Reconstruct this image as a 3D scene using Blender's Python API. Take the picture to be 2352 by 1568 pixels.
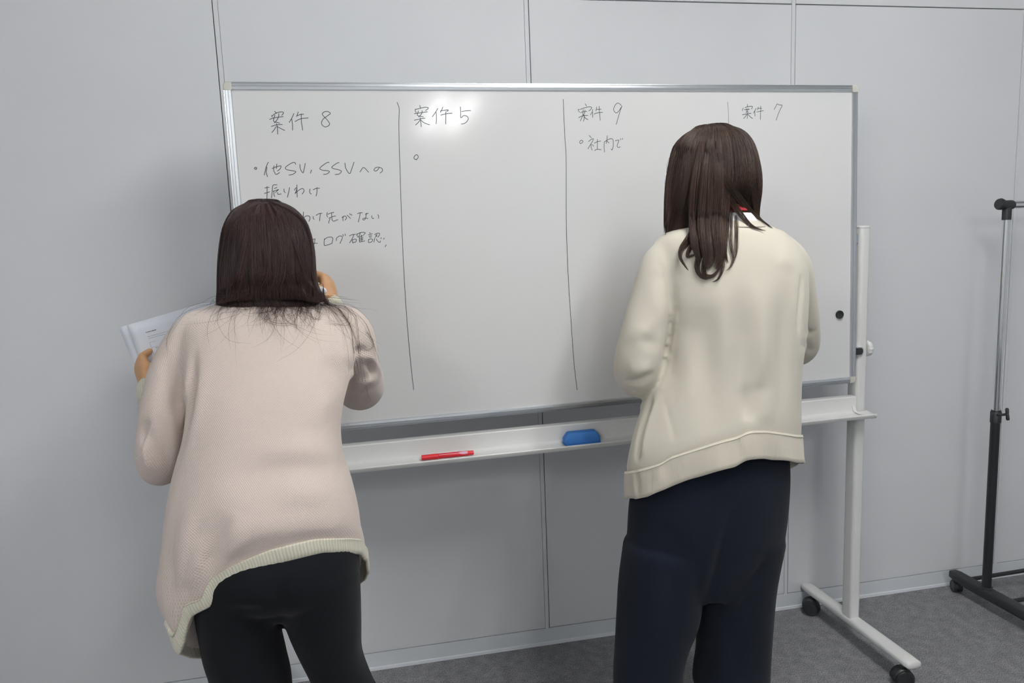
import bpy, bmesh, math, random
import numpy as np
from mathutils import Vector, Matrix
from mathutils.bvhtree import BVHTree
from mathutils import noise as mnoise
PI = math.pi
rng = np.random.default_rng(7)
for o in list(bpy.data.objects): bpy.data.objects.remove(o)
S = bpy.context.scene
COL = S.collection

# ------------------------------------------------------------------ camera, world, lights, exposure
CAM = np.array([-0.02959, -2.34483, 1.40417]); FPX = 1720.78
CM = np.array([[0.97908950, 0.19236933, 0.06616487], [-0.19968663, 0.97092618, 0.13201367], [-0.03884582, -0.14246544, 0.98903721]])
cd = bpy.data.cameras.new('camera'); cam = bpy.data.objects.new('camera', cd); COL.objects.link(cam)
cd.sensor_width = 36; cd.lens = FPX / 2352 * 36; cd.clip_start = .02
r_, f_, u_ = CM[:, 0], CM[:, 1], CM[:, 2]
cam.matrix_world = Matrix(((r_[0], u_[0], -f_[0], CAM[0]), (r_[1], u_[1], -f_[1], CAM[1]), (r_[2], u_[2], -f_[2], CAM[2]), (0, 0, 0, 1)))
S.camera = cam
wd = bpy.data.worlds.new('world'); S.world = wd; wd.use_nodes = True
wd.node_tree.nodes['Background'].inputs[0].default_value = (.8, .86, .95, 1)
wd.node_tree.nodes['Background'].inputs[1].default_value = .25
S.view_settings.view_transform = 'Standard'; S.view_settings.look = 'None'
S.view_settings.exposure = 0.0; S.view_settings.gamma = 1; S.view_settings.use_curve_mapping = False
TUBE_POWER = 106.0          # emission of the ceiling tubes

# ------------------------------------------------------------------ helpers
def P(u, v, y):
    """photo pixel -> point at depth plane y (fixed calibration)"""
    d = CM @ np.array([(u - 1176) / FPX, 1, -(v - 784) / FPX])
    return CAM + d * (y - CAM[1]) / d[1]
def ray(u, v):
    d = CM @ np.array([(u - 1176) / FPX, 1, -(v - 784) / FPX]); return d / np.linalg.norm(d)
def tag(o, label=None, cat=None, group=None, kind=None):
    if label: o['label'] = label
    if cat: o['category'] = cat
    if group: o['group'] = group
    if kind: o['kind'] = kind
    return o
def empty(name, label, cat, loc=(0, 0, 0), rz=0, group=None):
    o = bpy.data.objects.new(name, None); COL.objects.link(o); o.location = loc; o.rotation_euler = (0, 0, rz)
    o.empty_display_size = .05
    return tag(o, label, cat, group)
def link(name, me, mat, parent=None, smooth=True):
    o = bpy.data.objects.new(name, me); COL.objects.link(o)
    if mat: me.materials.append(mat)
    if smooth: me.polygons.foreach_set('use_smooth', [True] * len(me.polygons))
    if parent is not None: o.parent = parent
    return o
def mesh_np(name, V, F):
    me = bpy.data.meshes.new(name); me.from_pydata([tuple(map(float, v)) for v in V], [], [tuple(map(int, f)) for f in F]); me.update(); return me
def fast_quads(name, V, Q):
    V = np.asarray(V, np.float32); Q = np.asarray(Q, np.int32); me = bpy.data.meshes.new(name)
    me.vertices.add(len(V)); me.vertices.foreach_set('co', V.ravel())
    me.loops.add(Q.size); me.loops.foreach_set('vertex_index', Q.ravel())
    me.polygons.add(len(Q)); me.polygons.foreach_set('loop_start', np.arange(0, Q.size, Q.shape[1], dtype=np.int32))
    me.polygons.foreach_set('loop_total', np.full(len(Q), Q.shape[1], np.int32)) if False else None
    me.update(calc_edges=True); me.validate(); return me
def bm_obj(name, bm, mat, parent=None, smooth=False, bevel=0, seg=2):
    me = bpy.data.meshes.new(name); bmesh.ops.recalc_face_normals(bm, faces=bm.faces); bm.to_mesh(me); bm.free()
    o = link(name, me, mat, parent, smooth)
    if bevel:
        m = o.modifiers.new('b', 'BEVEL'); m.width = bevel; m.segments = seg; m.limit_method = 'ANGLE'; m.angle_limit = .6
        me.polygons.foreach_set('use_smooth', [True] * len(me.polygons))
        w = o.modifiers.new('wn', 'WEIGHTED_NORMAL'); w.keep_sharp = True
    return o
def box(bm, lo, hi):
    lo, hi = np.minimum(lo, hi), np.maximum(lo, hi)
    vs = [bm.verts.new((x, y, z)) for x in (lo[0], hi[0]) for y in (lo[1], hi[1]) for z in (lo[2], hi[2])]
    for f in ((0, 1, 3, 2), (4, 6, 7, 5), (0, 4, 5, 1), (2, 3, 7, 6), (0, 2, 6, 4), (1, 5, 7, 3)): bm.faces.new([vs[i] for i in f])
def boxobj(name, lo, hi, mat, parent=None, bevel=0, seg=2):
    bm = bmesh.new(); box(bm, lo, hi); return bm_obj(name, bm, mat, parent, bevel=bevel, seg=seg)
def frame_of(d, up=(0, 0, 1)):
    d = np.asarray(d, float); d /= np.linalg.norm(d) + 1e-12; up = np.asarray(up, float)
    if abs(d @ up) > .97: up = np.array([0, 1., 0]) if abs(d[1]) < .9 else np.array([1., 0, 0])
    a = np.cross(up, d); a /= np.linalg.norm(a); return a, np.cross(d, a), d
def catmull(K, n):
    K = np.asarray(K, float)
    if K.ndim == 1: K = K[:, None]
    m = len(K); E = np.vstack([2 * K[0] - K[1], K, 2 * K[-1] - K[-2]]); t = np.linspace(0, m - 1, n)
    i = np.minimum(t.astype(int), m - 2); f = (t - i)[:, None]
    p0, p1, p2, p3 = E[i], E[i + 1], E[i + 2], E[i + 3]
    return .5 * (2 * p1 + (p2 - p0) * f + (2 * p0 - 5 * p1 + 4 * p2 - p3) * f ** 2 + (3 * p1 - p0 - 3 * p2 + p3) * f ** 3)
def tube_vf(pts, rad, seg=16, caps=True, asp=1., up=(0, 0, 1), n=None, round_ends=False):
    """tube along pts; rad scalar/list; asp = ratio of second radius; parallel transported frame"""
    pts = np.asarray(pts, float); rad = np.broadcast_to(np.asarray(rad, float), (len(pts),)) if np.ndim(rad) == 0 else np.asarray(rad, float)
    aspv = np.broadcast_to(np.asarray(asp, float), (len(pts),)) if np.ndim(asp) == 0 else np.asarray(asp, float)
    if n: 
        q = catmull(np.column_stack([pts, rad, aspv]), n); pts, rad, aspv = q[:, :3], np.maximum(q[:, 3], 1e-4), q[:, 4]
    if round_ends:
        d0 = pts[0] - pts[1]; d0 /= np.linalg.norm(d0); d1 = pts[-1] - pts[-2]; d1 /= np.linalg.norm(d1); k = [.35, .7, .92]
        A = [pts[0] + d0 * rad[0] * aspv[0] * s for s in k[::-1]]; B = [pts[-1] + d1 * rad[-1] * aspv[-1] * s for s in k]
        ra = [rad[0] * math.sqrt(1 - s * s) for s in k[::-1]]; rb = [rad[-1] * math.sqrt(1 - s * s) for s in k]
        pts = np.vstack([A, pts, B]); rad = np.r_[ra, rad, rb]; aspv = np.r_[[aspv[0]] * 3, aspv, [aspv[-1]] * 3]
    N = len(pts); T = np.gradient(pts, axis=0); T /= np.linalg.norm(T, axis=1)[:, None] + 1e-12
    a, b, _ = frame_of(T[0], up); V = []
    th = np.arange(seg) * 2 * PI / seg
    for i in range(N):
        a = a - T[i] * (a @ T[i]); a /= np.linalg.norm(a); b = np.cross(T[i], a)
        V.append(pts[i] + rad[i] * (np.cos(th)[:, None] * a + aspv[i] * np.sin(th)[:, None] * b))
    V = np.vstack(V); F = [(i * seg + j, i * seg + (j + 1) % seg, (i + 1) * seg + (j + 1) % seg, (i + 1) * seg + j) for i in range(N - 1) for j in range(seg)]
    if caps: F += [tuple(range(seg))[::-1], tuple((N - 1) * seg + j for j in range(seg))]
    return V, F
class MB:
    def __init__(s): s.V = []; s.F = []; s.n = 0
    def add(s, V, F=None):
        if F is None: V, F = V
        s.V.append(np.asarray(V, float)); s.F += [tuple(i + s.n for i in f) for f in F]; s.n += len(V); return s
    def tube(s, *a, **k): return s.add(tube_vf(*a, **k))
    def box(s, lo, hi):
        lo, hi = np.minimum(lo, hi), np.maximum(lo, hi)
        return s.add([(x, y, z) for x in (lo[0], hi[0]) for y in (lo[1], hi[1]) for z in (lo[2], hi[2])], [(0, 1, 3, 2), (4, 6, 7, 5), (0, 4, 5, 1), (2, 3, 7, 6), (0, 2, 6, 4), (1, 5, 7, 3)])
    def mesh(s, name):
        me = mesh_np(name, np.vstack(s.V), s.F); bm = bmesh.new(); bm.from_mesh(me); bmesh.ops.recalc_face_normals(bm, faces=bm.faces); bm.to_mesh(me); bm.free(); return me
    def obj(s, name, mat, parent=None, smooth=True): return link(name, s.mesh(name), mat, parent, smooth)
def flat_by_angle(o, ang=35):
    bm = bmesh.new(); bm.from_mesh(o.data)
    for e in bm.edges:
        if len(e.link_faces) == 2 and e.calc_face_angle(0) > math.radians(ang): e.smooth = False
    bm.to_mesh(o.data); bm.free(); return o
def extrude_profile(prof, x0, x1, axis='x'):
    """closed profile [(a,b)] extruded; axis x: (x,a,b)"""
    n = len(prof); V = [(x0, a, b) for a, b in prof] + [(x1, a, b) for a, b in prof]
    if axis == 'z': V = [(v[1], v[2], v[0]) for v in V]
    F = [(i, (i + 1) % n, n + (i + 1) % n, n + i) for i in range(n)] + [tuple(range(n))[::-1], tuple(range(n, 2 * n))]
    return V, F

# ------------------------------------------------------------------ materials
def mat(name, col, rough=.5, metal=0, spec=.5, **kw):
    m = bpy.data.materials.new(name); m.use_nodes = True; nt = m.node_tree; b = nt.nodes['Principled BSDF']
    b.inputs['Base Color'].default_value = (*col, 1); b.inputs['Roughness'].default_value = rough; b.inputs['Metallic'].default_value = metal
    b.inputs['Specular IOR Level'].default_value = spec
    for k, v in kw.items(): b.inputs[k].default_value = v
    return m
def N(m, t, **kw):
    n = m.node_tree.nodes.new(t)
    for k, v in kw.items():
        if hasattr(n, k): setattr(n, k, v)
        else: n.inputs[k].default_value = v
    return n
def L(m, a, b): m.node_tree.links.new(a, b)
def bsdf(m): return m.node_tree.nodes['Principled BSDF']
def ramp(m, fac, stops):
    r = N(m, 'ShaderNodeValToRGB'); e = r.color_ramp.elements
    while len(e) < len(stops): e.new(.5)
    for i, (p, c) in enumerate(stops): e[i].position = p; e[i].color = (*c, 1)
    L(m, fac, r.inputs[0]); return r.outputs[0]
def noisy(m, scale, c0, c1, lo=.35, hi=.65, detail=3, bump=0, bscale=None, dist=.001, coord='Object'):
    tc = N(m, 'ShaderNodeTexCoord'); n = N(m, 'ShaderNodeTexNoise'); n.inputs['Scale'].default_value = scale; n.inputs['Detail'].default_value = detail
    L(m, tc.outputs[coord], n.inputs['Vector']); L(m, ramp(m, n.outputs['Fac'], [(lo, c0), (hi, c1)]), bsdf(m).inputs['Base Color'])
    if bump:
        n2 = N(m, 'ShaderNodeTexNoise'); n2.inputs['Scale'].default_value = bscale or scale; n2.inputs['Detail'].default_value = 3; L(m, tc.outputs[coord], n2.inputs['Vector'])
        b = N(m, 'ShaderNodeBump'); b.inputs['Strength'].default_value = bump; b.inputs['Distance'].default_value = dist
        L(m, n2.outputs['Fac'], b.inputs['Height']); L(m, b.outputs[0], bsdf(m).inputs['Normal'])
    return m
M = {}
M['wall'] = noisy(mat('painted_panel', (.75, .76, .77), .5, spec=.3), 3, (.728, .744, .765), (.748, .764, .784), bump=.05, bscale=900, dist=.0003)
M['gap'] = mat('panel_gap', (.16, .165, .17), .8)
M['strip'] = mat('joint_strip', (.725, .74, .762), .5, spec=.3)
M['base'] = mat('baseboard_vinyl', (.72, .755, .79), .45, spec=.35)
M['ceil'] = noisy(mat('ceiling_board', (.78, .78, .77), .9), 60, (.72, .72, .71), (.8, .8, .79), bump=.3, bscale=300)
M['tube'] = mat('lamp_tube', (1, 1, 1), .5); bsdf(M['tube']).inputs['Emission Color'].default_value = (1, .998, .985, 1); bsdf(M['tube']).inputs['Emission Strength'].default_value = TUBE_POWER
M['lampbody'] = mat('lamp_body', (.85, .85, .85), .4)
M['board'] = mat('board_enamel', (.66, .66, .65), .115, spec=.36)
noisy(M['board'], 2.2, (.700, .712, .712), (.722, .718, .712), lo=.3, hi=.7, detail=2)
M['smudge'] = None
M['alu'] = mat('aluminium', (.66, .69, .72), .3, metal=.9)
M['capp'] = mat('cap_plastic', (.60, .60, .53), .5)
M['white'] = mat('white_powder_coat', (.74, .745, .73), .38)
M['black'] = mat('black_plastic', (.018, .02, .022), .45)
M['blacksteel'] = mat('black_steel', (.012, .013, .016), .4)
M['blackrack'] = noisy(mat('black_rack_plastic', (.02, .022, .024), .55), 500, (.018, .02, .021), (.026, .028, .03), bump=.3, bscale=700, dist=.0004)
M['chrome'] = mat('chrome', (.78, .80, .82), .09, metal=1)
M['steel'] = mat('zinc_steel', (.5, .52, .55), .35, metal=.8)
M['ink'] = mat('marker_ink', (.035, .05, .065), .5)
M['inkgrey'] = mat('marker_ink_faint', (.17, .19, .21), .5)
M['red'] = mat('red_plastic', (.72, .018, .03), .3)
M['pinkprint'] = mat('pink_print', (.8, .42, .55), .4)
M['blue'] = noisy(mat('blue_felt_plastic', (.04, .2, .6), .6), 300, (.038, .19, .56), (.045, .215, .63), bump=.3, bscale=600, dist=.0005)
M['bluepad'] = mat('eraser_felt', (.03, .15, .48), .95)
M['penwhite'] = mat('pen_white', (.82, .84, .88), .3)
M['paper'] = mat('paper', (.80, .83, .90), .8, spec=.2)
M['print'] = mat('print_ink', (.08, .08, .09), .8)
M['printg'] = mat('print_grey', (.40, .42, .46), .8)
M['skin'] = noisy(mat('skin', (.62, .36, .2), .55, spec=.35), 40, (.60, .34, .175), (.66, .39, .22), bump=.15, bscale=350, dist=.0006)
bsdf(M['skin']).inputs['Subsurface Weight'].default_value = .12; bsdf(M['skin']).inputs['Subsurface Radius'].default_value = (.01, .004, .002); bsdf(M['skin']).inputs['Subsurface Scale'].default_value = .5
M['nail'] = mat('nail', (.72, .45, .36), .25)
M['eye'] = mat('eyeball', (.8, .8, .78), .15); M['iris'] = mat('iris', (.03, .018, .01), .15)
M['lip'] = mat('lip', (.50, .16, .13), .4)
M['shirt'] = mat('white_shirt', (.80, .81, .86), .8)
M['lanyard'] = mat('red_strap', (.50, .03, .05), .6)
M['shoe'] = mat('shoe_canvas', (.10, .10, .11), .8); M['sole'] = mat('shoe_sole', (.7, .7, .68), .7)

# carpet
m = M['carpet'] = mat('grey_carpet', (.11, .11, .115), .95, spec=.1)
tc = N(m, 'ShaderNodeTexCoord'); mp = N(m, 'ShaderNodeMapping'); mp.inputs['Scale'].default_value = (1, .6, 1); L(m, tc.outputs['Object'], mp.inputs['Vector'])
n1 = N(m, 'ShaderNodeTexNoise'); n1.inputs['Scale'].default_value = 400; n1.inputs['Detail'].default_value = 2; L(m, mp.outputs[0], n1.inputs['Vector'])
n2 = N(m, 'ShaderNodeTexNoise'); n2.inputs['Scale'].default_value = 30; n2.inputs['Detail'].default_value = 4; L(m, tc.outputs['Object'], n2.inputs['Vector'])
mx = N(m, 'ShaderNodeMath', operation='MULTIPLY_ADD'); L(m, n2.outputs['Fac'], mx.inputs[0]); mx.inputs[1].default_value = .3; L(m, n1.outputs['Fac'], mx.inputs[2])
L(m, ramp(m, mx.outputs[0], [(.42, (.10, .10, .103)), (.65, (.215, .217, .23)), (.88, (.40, .40, .415))]), bsdf(m).inputs['Base Color'])
bp = N(m, 'ShaderNodeBump'); bp.inputs['Strength'].default_value = .8; bp.inputs['Distance'].default_value = .003; L(m, n1.outputs['Fac'], bp.inputs['Height']); L(m, bp.outputs[0], bsdf(m).inputs['Normal'])

def knit_material(name, c_hi, c_lo, pu, pv, strength, dist, moss=True):
    """knitted fabric: relief from the 'knit' attribute (u around, v along, metres)"""
    m = mat(name, c_hi, .92, spec=.12); bsdf(m).inputs['Sheen Weight'].default_value = .25
    at = N(m, 'ShaderNodeAttribute'); at.attribute_name = 'knit'; sp = N(m, 'ShaderNodeSeparateXYZ'); L(m, at.outputs['Vector'], sp.inputs[0])
    def mul(a, k):
        x = N(m, 'ShaderNodeMath', operation='MULTIPLY'); L(m, a, x.inputs[0]); x.inputs[1].default_value = k; return x.outputs[0]
    def un(a, op):
        x = N(m, 'ShaderNodeMath', operation=op); L(m, a, x.inputs[0]); return x.outputs[0]
    def bi(a, b, op):
        x = N(m, 'ShaderNodeMath', operation=op); L(m, a, x.inputs[0]); L(m, b, x.inputs[1]); return x.outputs[0]
    nz = N(m, 'ShaderNodeTexNoise'); nz.inputs['Scale'].default_value = 60; L(m, at.outputs['Vector'], nz.inputs['Vector'])
    wob = mul(nz.outputs['Fac'], .0015)
    u = bi(sp.outputs[0], wob, 'ADD'); v = bi(sp.outputs[1], wob, 'ADD')
    su = un(mul(u, PI / pu), 'SINE'); sv = un(mul(v, PI / pv), 'SINE')
    h = bi(su, sv, 'MULTIPLY') if moss else su
    hn = N(m, 'ShaderNodeMath', operation='MULTIPLY_ADD'); L(m, h, hn.inputs[0]); hn.inputs[1].default_value = .5; hn.inputs[2].default_value = .5
    if moss: hh = un(hn.outputs[0], 'SQRT')
    else: hh = hn.outputs[0]
    big = N(m, 'ShaderNodeTexNoise'); big.inputs['Scale'].default_value = 9; L(m, at.outputs['Vector'], big.inputs['Vector'])
    col = ramp(m, hh, [(.15, c_lo), (.75, c_hi)])  # shade between stitches painted into the colour: gaps darker, tops lighter
    L(m, col, bsdf(m).inputs['Base Color'])
    b = N(m, 'ShaderNodeBump'); b.inputs['Strength'].default_value = strength; b.inputs['Distance'].default_value = dist
    L(m, hh, b.inputs['Height']); L(m, b.outputs[0], bsdf(m).inputs['Normal']); return m
M['knit_pink'] = knit_material('moss_knit_pink_beige', (.70, .60, .54), (.56, .465, .41), .0025, .0021, .5, .0016)
M['rib_cream'] = knit_material('rib_knit_cream', (.76, .74, .61), (.66, .63, .50), .0030, .003, .35, .0015, moss=False)
M['knit_beige'] = knit_material('fine_knit_beige', (.63, .59, .50), (.60, .56, .47), .0011, .0011, .25, .0006)
M['rib_beige'] = knit_material('fine_rib_beige', (.64, .588, .50), (.60, .55, .46), .0014, .003, .25, .0008, moss=False)
M['pants_black'] = noisy(mat('black_trouser_cloth', (.004, .005, .007), .9, spec=.15), 900, (.0035, .0045, .006), (.006, .0075, .010), bump=.2, bscale=1500, dist=.0004)
M['pants_navy'] = noisy(mat('navy_trouser_cloth', (.005, .008, .016), .9, spec=.15), 900, (.004, .006, .011), (.0075, .011, .021), bump=.2, bscale=1500, dist=.0004)
for k in ('pants_black', 'pants_navy'): bsdf(M[k]).inputs['Sheen Weight'].default_value = .05
def hair_mat(name, c0, c1):
    m = mat(name, c0, .44, spec=.3); g = N(m, 'ShaderNodeNewGeometry'); at = N(m, 'ShaderNodeAttribute'); at.attribute_name = 'tone'
    L(m, ramp(m, at.outputs['Fac'], [(0, c0), (1, c1)]), bsdf(m).inputs['Base Color']); return m
M['hair_a'] = hair_mat('dark_brown_hair', (.013, .0075, .0075), (.075, .040, .037))
M['hair_b'] = hair_mat('brown_hair', (.018, .012, .009), (.085, .052, .038))

# ------------------------------------------------------------------ the room
PX0, PW = -0.3805, .9           # first visible joint centre, panel pitch
ZT, ZB = 2.1094, .0588
RX0, RX1, RY1, RZ = -2.8, 4.4, -6.0, 2.62
def struct(name, o): o['kind'] = 'structure'; o.name = name; return o
fl = struct('floor', boxobj('floor', (RX0 - .1, RY1 - .1, -.06), (RX1 + .1, .12, 0), M['carpet']))
# the backing of the wall; panels are its parts
wall = struct('wall_back', boxobj('wall_back', (RX0 - .1, .016, 0), (RX1 + .1, .12, RZ), M['gap']))
g1, g2, sw = .0028, .0008, .0125
dark_side = {0: 'l', 1: 'r', 2: 'r', 3: 'l'}
k0, k1 = -2, 6
edges = {}
for k in range(k0 - 1, k1 + 1):
    c = PX0 + PW * k; s = dark_side.get(k, 'r')
    gl, gr = (g1, g2) if s == 'l' else (g2, g1)
    edges[k] = (c - sw / 2 - gl, c + sw / 2 + gr)
    if RX0 < c < RX1: boxobj('joint_strip', (c - sw / 2, -.0004, ZB), (c + sw / 2, .014, RZ), M['strip'], wall)
for k in range(k0 - 1, k1):
    x0, x1 = edges[k][1], edges[k + 1][0]
    x0 = max(x0, RX0); x1 = min(x1, RX1)
    if x1 < x0: continue
    if k >= 1:
        boxobj('wall_panel', (x0, 0, ZB + .0022), (x1, .014, ZT), M['wall'], wall, bevel=.0008, seg=1)
        boxobj('upper_panel', (x0, 0, ZT + .0035), (x1, .014, RZ), M['wall'], wall, bevel=.0008, seg=1)
    else:
        boxobj('wall_panel', (x0, 0, ZB + .0022), (x1, .014, RZ), M['wall'], wall, bevel=.0008, seg=1)
bb = MB(); bb.add(*extrude_profile([(.014, 0), (.014, ZB), (-.0012, ZB), (-.0012, .011), (-.004, .009), (-.0055, .0)], RX0, RX1))
o = struct('baseboard_back', flat_by_angle(bb.obj('baseboard_back', M['base'])))
struct('wall_left', boxobj('wall_left', (RX0 - .1, RY1, 0), (RX0, .016, RZ), M['wall']))
struct('wall_right', boxobj('wall_right', (RX1, RY1, 0), (RX1 + .1, .016, RZ), M['wall']))
struct('wall_front', boxobj('wall_front', (RX0 - .1, RY1 - .1, 0), (RX1 + .1, RY1, RZ), M['wall']))
struct('ceiling', boxobj('ceiling', (RX0 - .1, RY1 - .1, RZ), (RX1 + .1, .12, RZ + .08), M['ceil']))
LAMPX = (-1.7, .95); LAMPY = (-1.62, -4.35)
nm = {-1.7: 'left', .95: 'middle'}
for lx in LAMPX:
    for ly in LAMPY:
        if lx < 0 and ly > -2: continue
        e = empty('ceiling_light', 'white ceiling fixture with two bright tubes, %s row, %s' % (nm[lx], 'near the whiteboard wall' if ly > -2 else 'behind the camera'), 'ceiling light', (lx, ly + (.75 if lx < 0 else 0), RZ), group='ceiling tube lights')
        b = MB(); b.add(*[np.array(q, float) if i == 0 else q for i, q in enumerate(extrude_profile([(-.15, 0), (.15, 0), (.07, -.035), (-.07, -.035)], -.62, .62))])
        V = [(v[1], v[0], v[2]) for v in b.V[0]]; b.V[0] = np.array(V)
        flat_by_angle(b.obj('lamp_body', M['lampbody'], e))
        for sx in (-.11, .11):
            b = MB(); b.tube([(sx, -.6, -.052), (sx, .6, -.052)], .014, seg=14); b.obj('lamp_tube', M['tube'], e)

# ------------------------------------------------------------------ whiteboard on its rolling stand (local frame: x along board, y away from camera)
BX, BY, BYAW = -.3334, -.3065, .0269
BW, BH, BZT, TILT = 1.81, .909, 1.8055, -.0264
wb = empty('rolling_whiteboard', 'wide white whiteboard on a white wheeled stand, covered in handwritten columns', 'whiteboard', (BX, BY, 0), BYAW)
def loc2w(p):
    c, s = math.cos(BYAW), math.sin(BYAW); p = np.asarray(p, float)
    return np.array([BX + p[0] * c - p[1] * s, BY + p[0] * s + p[1] * c, p[2]])
def w2loc(w):
    c, s = math.cos(BYAW), math.sin(BYAW); d = np.asarray(w, float) - np.array([BX, BY, 0])
    return np.array([d[0] * c + d[1] * s, -d[0] * s + d[1] * c, d[2]])
# tilted board plane: (bx, bz down, out toward camera)
Dn = np.array([0, math.sin(TILT), -math.cos(TILT)]); Out = np.array([0, -math.cos(TILT), -math.sin(TILT)])
Out = np.cross(np.array([1., 0, 0]), Dn) * -1
if Out[1] > 0: Out = -Out
TLp = np.array([0, 0, BZT])
def B(x, d, h=0): return TLp + np.array([x, 0, 0]) + Dn * d + Out * h
def px2board(u, v):
    """photo pixel -> (x, d) on the board's face"""
    o = w2loc(CAM); d = w2loc(CAM + ray(u, v)) - o; t = ((TLp - o) @ Out) / (d @ Out); q = o + d * t - TLp
    return q[0], q @ Dn
RW, RT = .0200, .006
def boardbox(name, x0, x1, d0, d1, h0, h1, mt, bevel=0):
    b = MB(); V = [B(x, d, h) for x in (x0, x1) for d in (d0, d1) for h in (h0, h1)]
    b.add(V, [(0, 1, 3, 2), (4, 6, 7, 5), (0, 4, 5, 1), (2, 3, 7, 6), (0, 2, 6, 4), (1, 5, 7, 3)]); o = b.obj(name, mt, wb, False)
    if bevel: mm = o.modifiers.new('b', 'BEVEL'); mm.width = bevel; mm.segments = 3
    return o
boardbox('writing_surface', RW * .6, BW - RW * .6, RW * .6, BH - RW * .6, -.010, 0, M['board'])
boardbox('back_panel', RW * .6, BW - RW * .6, RW * .6, BH - RW * .6, -.016, -.0101, M['white'])
prof = [(0, -.017), (0, .002), (.0012, .0042), (.0035, .0046), (.0042, .0030), (.0050, .0030), (.0056, .0054), (.0110, .0058), (.0116, .0048), (.0122, .0058), (.0182, .0050), (.0196, .0020), (.0200, 0), (.0200, -.017)]
CAPL = .021
def rail(side):
    b = MB()
    if side in 'tb':
        f = (lambda w: w) if side == 't' else (lambda w: BH - w)
        V = [B(x, f(w), h) for x in (CAPL, BW - CAPL) for w, h in prof]
    else:
        f = (lambda w: w) if side == 'l' else (lambda w: BW - w)
        V = [B(f(w), d, h) for d in (CAPL, BH - CAPL) for w, h in prof]
    n = len(prof); b.add(V, [(i, (i + 1) % n, n + (i + 1) % n, n + i) for i in range(n)] + [tuple(range(n))[::-1], tuple(range(n, 2 * n))])
    flat_by_angle(b.obj('frame_rail', M['alu'], wb), 20)
for s in 'tblr': rail(s)
for cx, sx in ((0, 1), (BW, -1)):
    for cy, sy in ((0, 1), (BH, -1)):
        b = MB(); n = 8; R_ = .011; out = [(CAPL, 0)] + [(R_ - R_ * math.sin(a), R_ - R_ * math.cos(a)) for a in np.linspace(0, PI / 2, n)] + [(0, CAPL), (CAPL, CAPL)]
        V = []; sc_ = [(-.0172, 1.), (.0035, 1.), (.0062, .90), (.0066, .82)]
        for h, k in sc_: V += [B(cx + sx * (CAPL + (a - CAPL) * k), cy + sy * (CAPL + (c - CAPL) * k), h) for a, c in out]
        q = len(out); F = [(j * q + i, j * q + (i + 1) % q, (j + 1) * q + (i + 1) % q, (j + 1) * q + i) for j in range(3) for i in range(q)] + [tuple(range(q)), tuple(range(3 * q, 4 * q))]
        b.add(V, F); flat_by_angle(b.obj('corner_cap', M['capp'], wb), 30)
# posts
XL, XR = -.030, 1.840
def rrect(w, d, r, n=6):
    out = []
    for cx, cy, a0 in ((w - r, d - r, 0), (-w + r, d - r, PI / 2), (-w + r, -d + r, PI), (w - r, -d + r, 1.5 * PI)):
        out += [(cx + r * math.cos(a), cy + r * math.sin(a)) for a in np.linspace(a0, a0 + PI / 2, n)]
    return out
for xc in (XL, XR):
    pr = [(xc + a, .006 + b_) for a, b_ in rrect(.0185, .026, .012)]
    b = MB(); b.add(*extrude_profile(pr, .074, 1.378, 'z')); flat_by_angle(b.obj('post', M['white'], wb), 50)
    b = MB(); n = len(pr); V = []
    for z, k in ((1.377, 1.0), (1.3825, .995), (1.3855, .93), (1.3862, .6)): V += [(xc + (a - xc) * k, .006 + (c - .006) * k, z) for a, c in pr]
    b.add(V, [(j * n + i, j * n + (i + 1) % n, (j + 1) * n + (i + 1) % n, (j + 1) * n + i) for j in range(3) for i in range(n)] + [tuple(range(n)), tuple(range(3 * n, 4 * n))]); b.obj('post_cap', M['white'], wb)
    # foot: rounded bar, wide and flat at the ends, tall ridge near the post
    ys = np.array([-.285, -.282, -.25, -.12, -.02, .06, .14, .23, .254, .262]); rr = [.0195, .0245, .025, .025, .022, .020, .022, .022, .020, .012]; hh = [.008, .0125, .0135, .0135, .016, .018, .0145, .0135, .0125, .006]
    V = []; ring = rrect(1, 1, .75, 5)
    for y, a, h in zip(ys, rr, hh): V += [(xc + p * a, y, .082 + q * h) for p, q in ring]
    q = len(ring); b = MB(); b.add(V, [(j * q + i, j * q + (i + 1) % q, (j + 1) * q + (i + 1) % q, (j + 1) * q + i) for j in range(len(ys) - 1) for i in range(q)] + [tuple(range(q)), tuple(range((len(ys) - 1) * q, len(ys) * q))])
    b.obj('foot', M['white'], wb)
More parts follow.
